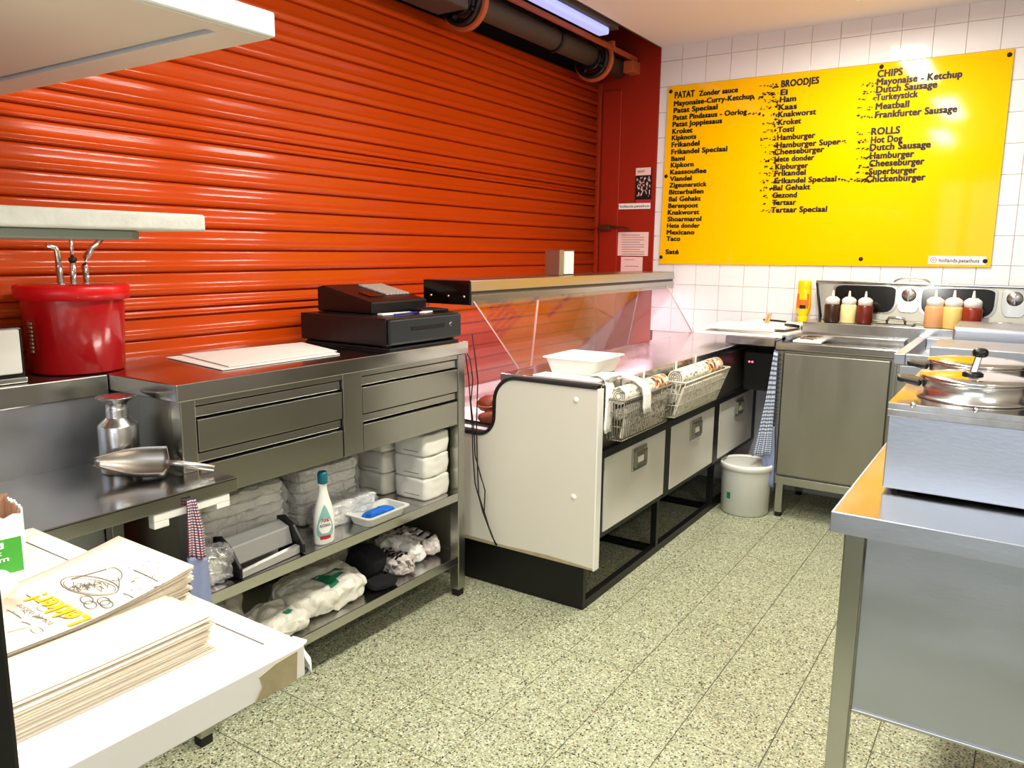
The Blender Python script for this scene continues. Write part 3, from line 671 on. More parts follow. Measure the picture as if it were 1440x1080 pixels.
# ---- mid shelf
ZM, ZB = .448, .179
def pack(name, x0, x1, y0, y1, z0, z1, label, cat, inner='stackw', amp=.014, seed=0, sc=14, group=None, layers=0):
    t = thing(name, ((x0+x1)/2, (y0+y1)/2, z0), label, cat, group)
    if layers:
        h = (z1-z0-.008)/layers
        for k in range(layers):
            MB().blob(x0+.012, x1-.012, y0+.012, y1-.012, z0+.001+k*h, z0+(k+1)*h, 12, 12, amp*.55, sc*1.6, seed+k, sm=False).build('tray_layer', M[inner], t)
    else: MB().blob(x0+.012, x1-.012, y0+.012, y1-.012, z0+.001, z1-.008, 10, 7, amp*.7, sc, seed).build('contents', M[inner], t)
    MB().blob(x0, x1, y0, y1, z0+.0005, z1, 20, 9, amp*1.1, sc*2.0, seed+3, sm=False).build('film_wrap', M['film'], t)
    return t
pack('wrapped_tray_pack', 1.335, 1.68, 1.99, 2.30, ZM, .66, 'film wrapped pack of white trays at the left of the upper shelf', 'wrapped pack', seed=1, layers=6)
pack('wrapped_tray_pack', 1.74, 2.05, 2.02, 2.30, ZM, .655, 'film wrapped pack of white trays behind the white spray bottle', 'wrapped pack', seed=5, layers=5)
pack('wrapped_tray_pack', 1.76, 2.05, 1.935, 2.01, ZM, .53, 'low film wrapped pack of white trays behind the tray with blue cloth', 'wrapped pack', seed=8, layers=2)
pack('foil_bag', 1.262, 1.362, 1.868, 2.00, ZM, .545, 'clear bag of crinkled silver foil beside the left leg of the steel counter', 'foil bag', 'foil', amp=.016, seed=2, sc=18)
# film dispenser: two bars between black ends
fd = thing('film_cutter', (1.50, 1.92, ZM), 'steel film cutter with black ends before the left wrapped pack', 'cutter')
MB().hexa([(1.37, 1.885, .475), (1.60, 1.895, .475), (1.60, 1.965, .475), (1.37, 1.955, .475), (1.37, 1.900, .530), (1.60, 1.910, .530), (1.60, 1.960, .545), (1.37, 1.950, .545)]).build('upper_bar', M['satin'], fd, .004)
MB().hexa([(1.37, 1.848, .449), (1.60, 1.862, .449), (1.60, 1.885, .449), (1.37, 1.871, .449), (1.37, 1.848, .466), (1.60, 1.862, .475), (1.60, 1.885, .475), (1.37, 1.871, .466)]).build('lower_bar', M['satin'], fd, .003)
for x in (1.362, 1.601):
    MB().prism([(x, 1.850, .449), (x, 1.972, .449), (x, 1.972, .552), (x, 1.94, .560), (x, 1.895, .535), (x, 1.850, .478)], (.010, 0, 0)).build('end_plate', M['blkpl'], fd, .002)
# spray bottle
ab = thing('alcohol_bottle', (1.712, 1.872, ZM), 'white plastic alcohol cleaner bottle with teal cap on the upper shelf', 'bottle')
bb = MB(); prof = [(.030, 0), (.034, .006), (.0355, .05), (.034, .09), (.028, .125), (.019, .155), (.0145, .175), (.0135, .19), (.015, .193), (.015, .20)]
bb.lathe((0, 0, 0), prof, 32)
for v in bb.b.verts: v.co = Vector((1.712+v.co.x*1.12, 1.872+v.co.y*.75, ZM+v.co.z*1.02))
bb.build('body', M['whitepl'], ab)
MB().lathe((1.712, 1.872, 0), [(.0155, ZM+.203), (.0165, ZM+.205), (.0165, ZM+.235), (.013, ZM+.243), (0, ZM+.244)], 24).build('cap', M['teal'], ab)
def on_bottle(u, z, r=1.0):  # point on the bottle front
    for (r0, h0), (r1, h1) in zip(prof[:-1], prof[1:]):
        if h0 <= z <= h1: R = r0+(r1-r0)*(z-h0)/(h1-h0+1e-9); break
    ax, ay = R*1.12*r, R*.75*r; th = math.radians(245)+u
    return Vector((1.712+ax*math.cos(th), 1.872+ay*math.sin(th), ZM+z*1.02))
def patch(name, m_, f, n=14, r=1.02):
    rows = []
    for i in range(n+1):
        t = i/n; z, hw = f(t); rows.append([on_bottle(-hw+2*hw*j/6, z, r) for j in range(7)])
    MB().grid(rows).build(name, M[m_], ab)
patch('label', 'label', lambda t: (.018+.115*t, .85*min(1, t*6)**.5*(1-max(0, t-.35)/.65)**.7+.01))
patch('label_white', 'whitepl', lambda t: (.040+.05*t, .62*math.sin(math.pi*(.15+.75*t))+.01), r=1.045)
patch('label_red', 'redink', lambda t: (.020+.012*t, .5), r=1.05)
e = (on_bottle(.3, .07)-on_bottle(-.3, .07)).normalized()
for s_, z, h, wd in (('70%', .078, .012, .028), ('ALCOHOL', .063, .009, .040)):
    p = on_bottle(0, z, 1.07)-e*(wd/2); lettering(s_, M['redink'] if h > .010 else M['black'], ab, p, e, (0, 0, 1), h, width=wd, bold=.03)
# tray with blue cloth
def open_tray(name, cx, cy, z, L, W, H, rot, m_, label, cat, t=.0025, flare=.012, par=None):
    c, s = math.cos(rot), math.sin(rot)
    P = lambda x, y, zz: Vector((cx+c*x-s*y, cy+s*x+c*y, z+zz))
    mb = MB()
    def loop(l, w_, zz, r=.02, n=5):
        out = []
        for k, (sx, sy) in enumerate(((1, 1), (-1, 1), (-1, -1), (1, -1))):
            for i in range(n):
                a = math.pi/2*(k+i/(n-1)); out.append(mb.b.verts.new(P(sx*(l-r)+r*math.cos(a), sy*(w_-r)+r*math.sin(a), zz)))
        return out
    l, w_ = L/2, W/2
    rings = [loop(l-flare, w_-flare, 0), loop(l-.003, w_-.003, H-.004), loop(l+.008, w_+.008, H-.003), loop(l+.008, w_+.008, H), loop(l-.004, w_-.004, H), loop(l-flare-t, w_-flare-t, t+.002)]
    for a, b in zip(rings[:-1], rings[1:]):
        for i in range(len(a)): mb.b.faces.new((a[i], a[(i+1) % len(a)], b[(i+1) % len(a)], b[i])).smooth = False
    mb.b.faces.new(rings[0][::-1]); mb.b.faces.new(rings[-1])
    return mb.build(name, m_, par, label=label, cat=cat)
open_tray('white_tray', 1.985, 1.888, ZM, .205, .115, .036, .0, M['greypl'], 'small white tray on the upper shelf holding a blue cloth', 'tray')
MB().blob(1.93, 2.05, 1.862, 1.918, ZM+.005, ZM+.034, 9, 4, .010, 30, 4).build('blue_cloth', M['blue'], None, label='folded bright blue cloth lying in the small white tray', cat='cloth')
# napkin packs
def napkin_pack(x, y, z, lab, first=None, tall=.084):
    if first: return copy_tree(first, loc=(x, y, z), rot=(0, 0, random.uniform(-.03, .03)), label=lab)
    t = thing('napkin_pack', (x, y, z), lab, 'napkins', 'napkin packs stacked at the right of the upper shelf')
    MB().blob(x-.075, x+.075, y-.078, y+.078, z+.0005, z+tall, 10, 22, .005, 16, 3).build('napkins', M['napkin'], t)
    MB().prism([(x-.0765, y-.05, z+.02), (x-.0765, y+.03, z+.02), (x-.0765, y+.03, z+.022), (x-.0765, y-.05, z+.022)], (-.0008, 0, 0)).build('wrapper_fold', M['ink'], t)
    return t
np0 = napkin_pack(2.300, 1.945, ZM, 'lowest white napkin pack of the front stack of three')
napkin_pack(2.300, 1.947, ZM+.087, 'middle white napkin pack of the front stack of three', np0)
napkin_pack(2.298, 1.945, ZM+.174, 'topmost white napkin pack of the front stack of three', np0)
for k, l_ in enumerate(('lowest white napkin pack of the shaded rear stack', 'middle white napkin pack of the shaded rear stack', 'topmost white napkin pack of the shaded rear stack')): napkin_pack(2.262, 2.125, ZM+.087*k, l_, np0)

# ---- bottom shelf
def bag(name, x0, x1, y0, y1, z1, lab, m_='bagplastic', amp=.02, seed=0, sc=12, cat='plastic bags', p=3.5):
    t = thing(name, ((x0+x1)/2, (y0+y1)/2, ZB), lab, cat)
    MB().blob(x0, x1, y0, y1, ZB+.001, z1, 26, p, amp, sc, seed, sm=False).build('bundle', M[m_], t); return t
b1 = bag('bag_bundle', 1.62, 1.94, 1.86, 2.10, .272, 'bundle of thin white carrier bags with green print on the bottom shelf', seed=2)
gm = MB()
for _ in range(5):
    pass
def drape(parent_obj, outline, m_, nm, lift=.004, seed=0):
    """print laid on the top of a bundle: each point is dropped on the bundle mesh"""
    bun = [c for c in bpy.data.objects if c.parent == parent_obj][0]; off = WLOC[parent_obj.name]
    mb = MB(); rows = []
    for row in outline:
        r = []
        for x, y in row:
            hit, loc, nrm, idx = bun.ray_cast(Vector((x, y, 2))-off, Vector((0, 0, -1)))
            r.append((loc+off+Vector((0, 0, lift))) if hit else Vector((x, y, ZB+.01)))
        rows.append(r)
    mb.grid(rows); mb.build(nm, M[m_], parent_obj)
drape(b1, [[(1.76+.02*i+.0*j, 1.90+.035*j) for j in range(4)] for i in range(3)], 'greenp', 'green_print')
drape(b1, [[(1.82+.055*math.cos(t)*r, 1.955+.04*math.sin(t)*r) for t in [k*math.pi/8 for k in range(14)]] for r in (1, .8, .62)], 'greenp', 'green_print')
b2 = bag('bag_bundle', 1.43, 1.64, 1.85, 2.05, .245, 'crumpled thin white carrier bags at the left end of the bottom shelf', seed=6, amp=.026)
drape(b2, [[(1.56+.012*i, 1.89+.012*j) for j in range(3)] for i in range(3)], 'greenp', 'green_print')
bag('bag_bundle', 1.36, 1.55, 2.06, 2.25, .29, 'pale plastic bags behind at the left rear of the bottom shelf', seed=9, amp=.03)
MB().box(1.30, 1.42, 1.88, 1.95, ZB+.001, ZB+.10).build('white_box', M['whitepl'], None, .004, label='small white carton at the left end of the bottom shelf', cat='box')
bag('bag_bundle', 1.80, 2.10, 2.12, 2.33, .33, 'large pale plastic bundle in the shade behind the green printed bags', seed=12, amp=.02)
cp = thing('cloth_hat', (2.03, 1.93, ZB), 'crumpled black peaked hat lying between white bags on the bottom shelf', 'hat')
MB().blob(1.955, 2.075, 1.905, 2.06, ZB+.02, .315, 12, 2.6, .012, 14, 5).build('crown', M['blackcloth'], cp)
MB().blob(1.945, 2.065, 1.852, 1.925, ZB+.001, .212, 10, 3, .008, 20, 7).build('brim', M['blackcloth'], cp)
for k, (x0, x1, y0, y1, z1, lab, m_) in enumerate(((2.075, 2.19, 1.865, 2.03, .250, 'grey printed film roll nearest the black cap on the bottom shelf', 'printgrey'), (2.19, 2.29, 1.90, 2.13, .262, 'clear film pack between two printed rolls on the bottom shelf', 'stackw'), (2.29, 2.385, 1.90, 2.20, .262, 'dark striped printed pack at the right end of the bottom shelf', 'printgrey'))):
    t = thing('printed_pack', ((x0+x1)/2, (y0+y1)/2, ZB), lab, 'pack')
    MB().blob(x0, x1, y0, y1, ZB+.001, z1, 18, 3.4, .013, 24, 20+k, sm=False).build('contents', M[m_], t)
    if k != 1:
        for q in range(6):
            yy = y0+.035+q*(y1-y0-.05)/6
            rows = [[(x0+.018+(x1-x0-.036)*i/6, yy+.010*j) for j in range(2)] for i in range(7)]
            drape(t, rows, 'blk', 'dark_stripe', lift=.002)

# ================================================================== WHITE DISPLAY COUNTER
dc = thing('display_counter', (2.54, 1.30, 0), 'white refrigerated display counter with black edging and open black base', 'counter')
prof = [(1.297, .195), (1.297, .905), (1.66, .905)]
for i in range(1, 9): a = math.pi/2*(1-i/8); prof.append((1.66+.095*math.cos(a), .81+.095*math.sin(a)))
prof.append((1.757, .74))
for i in range(1, 9): a = math.pi+math.pi/2*i/8; prof.append((1.845+.088*math.cos(a), .745+.088*math.sin(a)))
prof += [(2.42, .657), (2.42, .195)]
MB().prism([(2.54, y, z) for y, z in prof], (.036, 0, 0)).build('side_panel', M['cream'], dc, .001)
eg = MB(); pth = prof[1:-1]; outer = []
for i, (y, z) in enumerate(pth):
    y0, z0 = pth[max(0, i-1)]; y1, z1 = pth[min(len(pth)-1, i+1)]; d = Vector((y1-y0, z1-z0)).normalized(); outer.append((y-d.y*.013, z+d.x*.013))
rows = [[(2.535, y, z) for y, z in pth], [(2.535, y, z) for y, z in outer], [(2.579, y, z) for y, z in outer], [(2.579, y, z) for y, z in pth]]
eg.grid([[Vector(p) for p in r] for r in rows]).build('edge_trim', M['rubber'], dc)
bx('front_strip', M['white'], 2.538, 2.578, 1.290, 1.297, .195, .905, dc, .001)
for z in (.856, .475): MB().lathe((2.54, 1.388, z), [(.0, -.005), (.009, -.004), (.012, 0), (.012, .001)], 18, 'X').build('screw_cap', M['whitepl'], dc)
MB().prism([(2.539, 1.297, .197), (2.539, 2.3, .197), (2.539, 2.3, .206), (2.539, 1.9, .212), (2.539, 1.7, .207), (2.539, 1.5, .213), (2.539, 1.35, .206), (2.539, 1.297, .204)], (-.0015, 0, 0)).build('worn_lower_edge', M['tan'], dc)
bx('plinth', M['blk'], 2.580, 2.605, 1.357, 2.40, 0, .195, dc)
fr = MB()
fr.box(2.605, 4.69, 1.357, 1.385, .0, .035); fr.box(2.605, 4.69, 2.36, 2.39, 0, .195); fr.box(2.58, 4.69, 1.335, 1.36, .278, .300)
for x in (3.30, 4.06): fr.box(x, x+.028, 1.357, 1.385, .035, .28); fr.box(x, x+.028, 1.385, 2.36, .0, .03)
fr.build('base_frame', M['blk'], dc)
ca = MB(); ca.box(2.577, 4.69, 1.345, 2.40, .300, .655)
for x0, x1 in ((2.577, 2.660), (3.272, 3.342), (3.932, 4.018), (4.62, 4.69)): ca.box(x0, x1, 1.322, 1.345, .295, .655)
ca.box(2.577, 4.69, 1.300, 1.345, .625, .655); ca.box(2.577, 4.69, 1.325, 1.345, .295, .308)
ca.build('carcass', M['blk'], dc)
for x0, x1 in ((2.664, 3.268), (3.346, 3.928), (4.022, 4.616)):
    dr = bx('drawer', M['drawerw'], x0, x1, 1.318, 1.344, .310, .620, dc, .0015)
    hx = x0+(x1-x0)*.52
    h_ = MB(); h_.box(hx-.07, hx+.07, 1.310, 1.318, .500, .596)
    h_.build('handle_plate', M['steel'], dr, .002)
    r_ = MB()
    for q in ((hx-.055, hx+.055, .515, .525), (hx-.055, hx+.055, .572, .582), (hx-.055, hx-.045, .525, .572), (hx+.045, hx+.055, .525, .572)): r_.box(q[0], q[1], 1.300, 1.311, q[2], q[3])
    r_.build('handle_frame', M['steeldull'], dr, .001); bx('label_card', M['paper'], hx-.035, hx+.035, 1.308, 1.310, .530, .556, dr, 0)
bx('upper_front', M['steeldull'], 2.577, 4.69, 1.325, 1.345, .655, .880, dc)
bx('worktop', M['steeltop'], 2.578, 4.692, 1.300, 1.760, .884, .919, dc, .003)
bx('rear_wall', M['steeltop'], 2.578, 4.69, 1.752, 1.760, .664, .884, dc)
bx('display_deck', M['whitepl'], 2.578, 4.69, 1.762, 2.40, .657, .664, dc, .001)
bx('customer_panel', M['white'], 2.578, 4.69, 2.40, 2.42, .195, .70, dc)
hd = MB(); hd.prism([(2.515, 1.86, 1.245), (2.515, 1.865, 1.290), (2.515, 2.10, 1.290), (2.515, 2.10, 1.245)], (2.13, 0, 0))
hd.build('hood', M['steel'], dc, .003)
bx('hood_channel', M['shaft'], 2.52, 4.64, 1.868, 2.095, 1.205, 1.245, dc, .002); bx('hood_light_strip', M['steel'], 2.52, 4.64, 1.862, 1.868, 1.188, 1.232, dc)
bx('hood_end_plate', M['mirrordark'], 2.505, 2.516, 1.862, 2.10, 1.192, 1.288, dc, .001)
for y in (1.89, 1.97, 2.06): MB().lathe((2.505, y, 1.225), [(0, -.003), (.006, -.002), (.006, 0)], 12, 'X').build('hood_screw', M['chrome'], dc)
MB().lathe((0, 1.975, 1.197), [(.007, 2.58), (.007, 4.55)], 12, 'X').build('lamp_tube', M['pinklamp'], dc)
def sheet(name, a, b, c, d, m_, t=.005, edge=True):
    a, b, c, d = map(Vector, (a, b, c, d)); n = (b-a).cross(d-a).normalized()*t
    o = MB().hexa([a, b, c, d, a+n, b+n, c+n, d+n]).build(name, M[m_], dc)
    if edge:
        for p, q in ((a, d), (b, c)): MB().tube([p+n*.5, q+n*.5], t*.62, 6).build('glass_edge', M['glassedge'], o)
    return o
sheet('staff_glass', (2.70, 1.752, .921), (4.69, 1.752, .921), (4.52, 1.862, 1.205), (2.53, 1.862, 1.205), 'glass')
sheet('customer_glass', (2.58, 2.21, .67), (3.50, 2.21, .67), (3.40, 2.094, 1.205), (2.53, 2.094, 1.205), 'glass')
sheet('customer_glass', (3.51, 2.21, .67), (4.69, 2.21, .67), (4.64, 2.094, 1.205), (3.41, 2.094, 1.205), 'glass')
# dispenser on hood
hb = thing('hood_napkin_box', (3.42, 1.98, 1.290), 'steel napkin box with white napkins standing on the glass hood', 'napkin box')
bx('case', M['steeldull'], 3.36, 3.40, 1.945, 2.030, 1.291, 1.415, hb, .002); bx('napkins', M['napkin'], 3.401, 3.49, 1.938, 2.025, 1.296, 1.408, hb, .003); bx('back_plate', M['steeldull'], 3.491, 3.50, 1.945, 2.030, 1.291, 1.415, hb, .001)
# snacks on the deck
MB().box(2.60, 2.98, 1.80, 2.20, .6645, .668).build('tray_paper', M['paper'], None, label='white tray paper under the snacks in the display', cat='paper')
sn = [(2.80, 1.90, 0, .1), (2.83, 1.93, .6, .1), (2.76, 1.86, .2, .1), (2.86, 1.875, .9, .1), (2.71, 1.875, .3, .1), (2.80, 1.87, .5, .135)]
s0 = None
for k, (x, y, r, dz) in enumerate(sn):
    if s0 is None:
        s0 = thing('croquette', (x, y, .704), 'brown fried croquette in the heap behind the curved panel edge', 'snack', 'croquettes heaped in the display'); MB().blob(x-.075, x+.075, y-.026, y+.026, .704-.026, .704+.026, 8, 2.6, .003, 40, 1).build('crust', M['sausage'], s0); s0.location.z = .695; s0.rotation_euler = (0, 0, .4)
        s0['label'] = 'brown fried croquettes in the heap behind the curved panel edge'
    else: copy_tree(s0, loc=(x, y, .695 + (.05 if k == 5 else 0)), rot=(0, 0, r-1.2))
br = thing('bread_roll', (2.80, 1.97, .74), 'brown topped bread roll with pale stripe lying on the display deck', 'bread')
MB().blob(2.76, 2.90, 1.93, 2.03, .69, .765, 8, 2.5, .004, 20, 4).build('crust', M['sausage'], br); MB().blob(2.758, 2.902, 1.928, 2.032, .718, .730, 8, 2.5, .002, 20, 4).build('crumb_stripe', M['bread'], br)
MB().prism([(2.63, 1.84, .6695), (2.645, 1.84, .6695), (2.655, 2.06, .6695), (2.64, 2.06, .6695)], (0, 0, .016)).build('serving_tongs', M['mirrordark'], None, .003, label='dark serving tongs lying on the tray paper in the display', cat='tongs')
open_tray('snack_tray', 3.10, 2.02, .6645, .26, .30, .035, 0, M['whitepl'], 'white snack tray in the display right of the bread roll', 'tray')
# tub on worktop
tub = open_tray('white_tub', 2.815, 1.505, .920, .27, .235, .068, .04, M['whitepl'], 'deep white plastic tub on the display counter worktop', 'tub', t=.004, flare=.022)
MB().box(2.60, 2.70, 1.33, 1.62, .9195, .9235).build('cutting_sheet', M['whitepl'], None, .001, label='thin white cutting sheet beside the white tub', cat='sheet')

# wire baskets
def basket(x0, x1, lab, col_m='wire', yf=1.178):
    t = thing('wire_basket', ((x0+x1)/2, 1.24, .70), lab, 'basket', 'wire baskets hung on the display counter'); cx = (x0+x1)/2
    top = [(x0, 1.296), (x1, 1.296), (x1, yf), (x0, yf)]; bot = [(x0+.02, 1.292), (x1-.02, 1.292), (x1-.02, 1.232), (x0+.02, 1.232)]; zt, zb = .862, .702
    r = MB(); r.tube([(x, y, zt) for x, y in top+top[:1]], .0048, 8); r.build('rim', M[col_m], t)
    g_ = MB()
    for f in (.33, .66, 1.0):
        z = zt+(zb-zt)*f; pts = [(a[0]+(b[0]-a[0])*f, a[1]+(b[1]-a[1])*f, z) for a, b in zip(top, bot)]; g_.tube(pts+pts[:1], .0024, 5)
    n = 26
    for i in range(n+1):
        u = i/n; g_.tube([(x0+(x1-x0)*u, yf, zt), (x0+.02+(x1-x0-.04)*u, 1.232, zb), (x0+.02+(x1-x0-.04)*u, 1.292, zb), (x0+(x1-x0)*u, 1.296, zt)], .0019, 5)
    for i in range(1, 6):
        u = i/6
        for X, Xb in ((x0, x0+.02), (x1, x1-.02)): g_.tube([(X, yf+(1.296-yf)*u, zt), (Xb, 1.232+.06*u, zb)], .0019, 5)
    g_.build('wire_mesh', M[col_m], t, kind='stuff')
    for u in (.3, .72): bx('hook', M['whitepl'], x0+(x1-x0)*u, x0+(x1-x0)*u+.018, 1.294, 1.299, .855, .925, t)
    return t
basket(2.60, 3.075, 'left wire basket with rolled papers, half covered by the white towel', 'wiredark', 1.215)
basket(3.12, 3.70, 'right wire basket with printed rolls hanging below the worktop edge')
def roll(x0, x1, y, z, r, lab, m_='newsprint', spiral=True, endcol=None):
    t = thing('paper_roll', ((x0+x1)/2, y, z-r), lab, 'paper roll', 'rolled papers in the baskets')
    MB().lathe((0, y, z), [(r*.93, x0+.001), (r, x0+.004), (r, x1-.004), (r*.93, x1)], 28, 'X').build('roll', M[m_], t)
    if spiral:
        for k in range(3): MB().lathe((x0, y, z), [(r*(.3+.22*k), -.0008), (r*(.36+.22*k), -.0008), (r*(.36+.22*k), .001), (r*(.3+.22*k), .001)], 24, 'X', closed=True).build('coil_line', M['ink'], t)
    if endcol: MB().lathe((0, y, z), [(r*1.012, x1-(x1-x0)*endcol), (r*1.012, x1-.01)], 28, 'X').build('colour_print', M['newscol'], t)
roll(2.63, 3.05, 1.256, .872, .034, 'rolled printed paper on top in the left basket', endcol=.35)
roll(2.65, 3.03, 1.268, .795, .022, 'lower paper roll inside the left basket', endcol=.2)
roll(3.15, 3.67, 1.237, .874, .037, 'thick rolled printed paper on top in the right basket', endcol=.4)
roll(3.16, 3.66, 1.262, .792, .032, 'lower paper roll inside the right basket', endcol=.15)
# newspapers standing in the baskets
for x0, x1, l_, yo in ((2.64, 3.03, 'folded newspaper standing at the front of the left basket', .024), (3.16, 3.66, 'folded newspaper standing at the front of the right basket', 0)):
    MB().hexa([(x0, 1.237, .706), (x1, 1.237, .706), (x1, 1.252, .706), (x0, 1.252, .706), (x0, 1.196+yo, .835), (x1, 1.196+yo, .835), (x1, 1.208+yo, .835), (x0, 1.208+yo, .835)]).build('newspaper', M['newsprint'], None, .003, label=l_, cat='newspaper')
# white towel
tw2 = thing('white_towel', (2.75, 1.2, .9), 'white towel draped over the left basket and its rolls', 'towel')
def strip(pts, w_, nm, m_='towelw', par=tw2):
    rows = [[Vector(p)+Vector((w_*(j/6-.5), 0, .002*math.sin(j*1.4+i*.6))) for j in range(7)] for i, p in enumerate(pts)]
    return MB().grid(rows).build(nm, M[m_], par, solid=.008)
strip([(2.76, 1.42, .930), (2.70, 1.36, .932), (2.645, 1.31, .930), (2.622, 1.288, .905), (2.612, 1.283, .86), (2.606, 1.281, .80), (2.603, 1.283, .755), (2.606, 1.280, .735)], .055, 'left_end')
strip([(2.70, 1.40, .932), (2.72, 1.31, .938), (2.74, 1.27, .930), (2.755, 1.235, .920), (2.762, 1.203, .895), (2.762, 1.196, .86), (2.765, 1.198, .82), (2.768, 1.194, .795)], .062, 'right_end')
strip([(2.63, 1.30, .930), (2.66, 1.285, .945), (2.70, 1.28, .940), (2.74, 1.285, .932)], .05, 'fold')

# ================================================================== FOREGROUND WHITE TABLE
ZT = .826
wt = thing('white_worktable', (.3, 1.5, 0), 'white laminate worktable with taped edge and worn corner in the foreground', 'table')
T0, T1 = (.733, .852), (.742, 2.10)
tt = MB(); tt.prism([(-.25, .87, ZT-.05), (.733, .852, ZT-.05), (.742, 1.688, ZT-.05), (.29, 1.688, ZT-.05), (.29, 2.12, ZT-.05), (-.25, 2.12, ZT-.05)], (0, 0, .05)); tt.build('tabletop', M['white'], wt, .002)
# part of the top beside the steel table's left end
bx('tabletop_side', M['white'], .292, .742, 1.690, 1.697, ZT-.05, ZT, wt, .001)
for x, y in ((-.2, .95), (.05, .95), (-.2, 2.02), (.2, 2.02), (.42, 1.50)): bx('leg', M['steel'], x, x+.04, y, y+.04, 0, ZT-.05, wt, .002)
MB().prism([(.698, .875, ZT), (.735, .851, ZT), (.744, 1.69, ZT), (.698, 1.69, ZT)], (0, 0, .0012)).build('edge_tape', M['whitepl'], wt)
MB().prism([(.6965, .90, ZT), (.6985, .90, ZT), (.6985, 1.69, ZT), (.6965, 1.69, ZT)], (0, 0, .0014)).build('tape_seam', M['ink'], wt)
MB().prism([(.640, .853-.0005, ZT-.049), (.715, .8520-.0005, ZT-.049), (.718, .8515, ZT-.004), (.680, .8520, ZT-.006), (.650, .8525, ZT-.014), (.655, .8525, ZT-.030)], (0, -.0012, 0)).build('worn_edge', M['tan'], wt)
tf = MB(); tf.grid([[Vector((.737, .852+.012*math.sin(j), ZT+.001-.048*j/5)) for j in range(6)], [Vector((.743, .858+.010*math.sin(j*1.3), ZT+.0008-.045*j/5)) for j in range(6)], [Vector((.739, .885, ZT+.001-.046*j/5)) for j in range(6)]])
tf.build('loose_tape_flap', M['whitepl'], wt, solid=.0006)

def bag_stack(corner, top_corner, ang, L, W, n, gap, lift, lab_top, lab_rest, grp, jit=.006):
    """n flat paper bags from the table up; the right ends fan upwards with height in the pile"""
    u = Vector((-math.cos(ang), -math.sin(ang), 0)); v = Vector((-u.y, u.x, 0))
    if v.y < 0: v = -v
    out = []
    for k in range(n):
        f = k/(n-1); z = ZT+gap*(k+.5); r = random.uniform
        c = Vector((corner[0]+(top_corner[0]-corner[0])*f+r(-jit, jit)*(k < n-1), corner[1]+(top_corner[1]-corner[1])*f+r(-jit, jit)*.6*(k < n-1), z))
        t = thing('paper_bag', c, lab_top if k == n-1 else lab_rest, 'paper bag', grp); N = 14; rows = []
        du = r(-.012, .012)*(k < n-1); uu_ = (u+v*du).normalized()
        for i in range(N+1):
            s_ = i/N; up_ = lift*f*max(0, 1-s_*2.6)**1.5
            rows.append([c+uu_*(L*s_)+v*(W*j/6)+Vector((0, 0, up_)) for j in range(7)])
        MB().grid(rows).build('sheet', M['kraft'], t, solid=gap*.7); out.append(t)
    return out, u, v
st1, u1, v1 = bag_stack((.735, 1.135), (.712, 1.085), math.radians(-1), .52, .225, 16, .0030, .028, 'topmost printed white paper bag with a drawing of chips and yellow lettering', 'white paper bag within the wide printed stack on the white table', 'paper bags in the wide printed stack')
top = st1[-1]; ztop = ZT+.0030*15.5+.0016
P1 = lambda s, t, l=.0: Vector((top.location.x, top.location.y, ztop+l))+u1*s+v1*t
def penline(pts, r=.0008, m_='ink', nm='drawn_line', par=top):
    return MB().tube([P1(*p) for p in pts], r, 4, flat=.25).build(nm, M[m_], par)
def liftz(p):
    s_ = (p-Vector(top.location)).dot(u1)/.52; return .028*max(0, 1-max(0, s_)*2.6)**1.5
def bp(px, py):
    z = ztop
    for _ in range(6): p = at(px, py, 2, z); z = ztop+liftz(p)
    return Vector((p.x, p.y, ztop))
q = bp(133, 868); q2 = bp(68, 833)
uu = (q2-q).normalized(); up = Vector((-uu.y, uu.x, 0))
l1 = lettering('Lekker!', M['yink'], top, q+up*.004, uu, up, .030, width=(q2-q).length, bold=.035, slant=.15, lift=.0012)
l2 = lettering('tot de laatste', M['ink'], top, q+up*.042+uu*.03, uu, up, .010, width=(q2-q).length*.75, bold=0, slant=.1, lift=.0012)
for l_ in (l1, l2):
    for v in l_.data.vertices: v.co.z += liftz(v.co+Vector(top.location))
e0 = bp(127, 825); 
dm = MB()
def pell(cx, cy, a, b, rot=0, t0=0, t1=6.3, n=30):
    c_, s_ = math.cos(rot), math.sin(rot); out = []
    for i in range(n+1):
        t = t0+(t1-t0)*i/n; x, y = a*math.cos(t), b*math.sin(t); out.append(bp(cx+c_*x-s_*y, cy+s_*x+c_*y))
    return out
dm.tube(pell(126, 824, 41, 13, .12), .0009, 4, flat=.3)
dm.tube(pell(126, 825, 37, 10, .12), .0006, 4, flat=.3)
dm.tube(pell(160, 808, 12, 9, .3, -2.6, 1.6), .0008, 4, flat=.3); dm.tube([bp(100, 815), bp(125, 808), bp(150, 801)], .0008, 4); dm.tube([bp(167, 828), bp(168, 818), bp(166, 813)], .0008, 4)
for k in range(46):
    a = rs.uniform(0, 6.28); r0 = rs.uniform(0, .85); x, y = 124+34*r0*math.cos(a), 825+9*r0*math.sin(a); b = rs.uniform(0, 3.14); dx, dy = 5*math.cos(b), 3*math.sin(b)
    dm.tube([bp(x-dx, y-dy), bp(x+dx, y+dy)], .0006, 4, flat=.3)
for px, py in ((127, 851), (146, 846), (122, 844), (150, 850)): dm.tube(pell(px, py, 9, 5.5, .1), .0009, 4, flat=.3)
def ell(c, a, b, rot, n=20): return [c+u1*a*math.cos(6.3*i/n)+v1*b*math.sin(6.3*i/n) for i in range(n+1)]
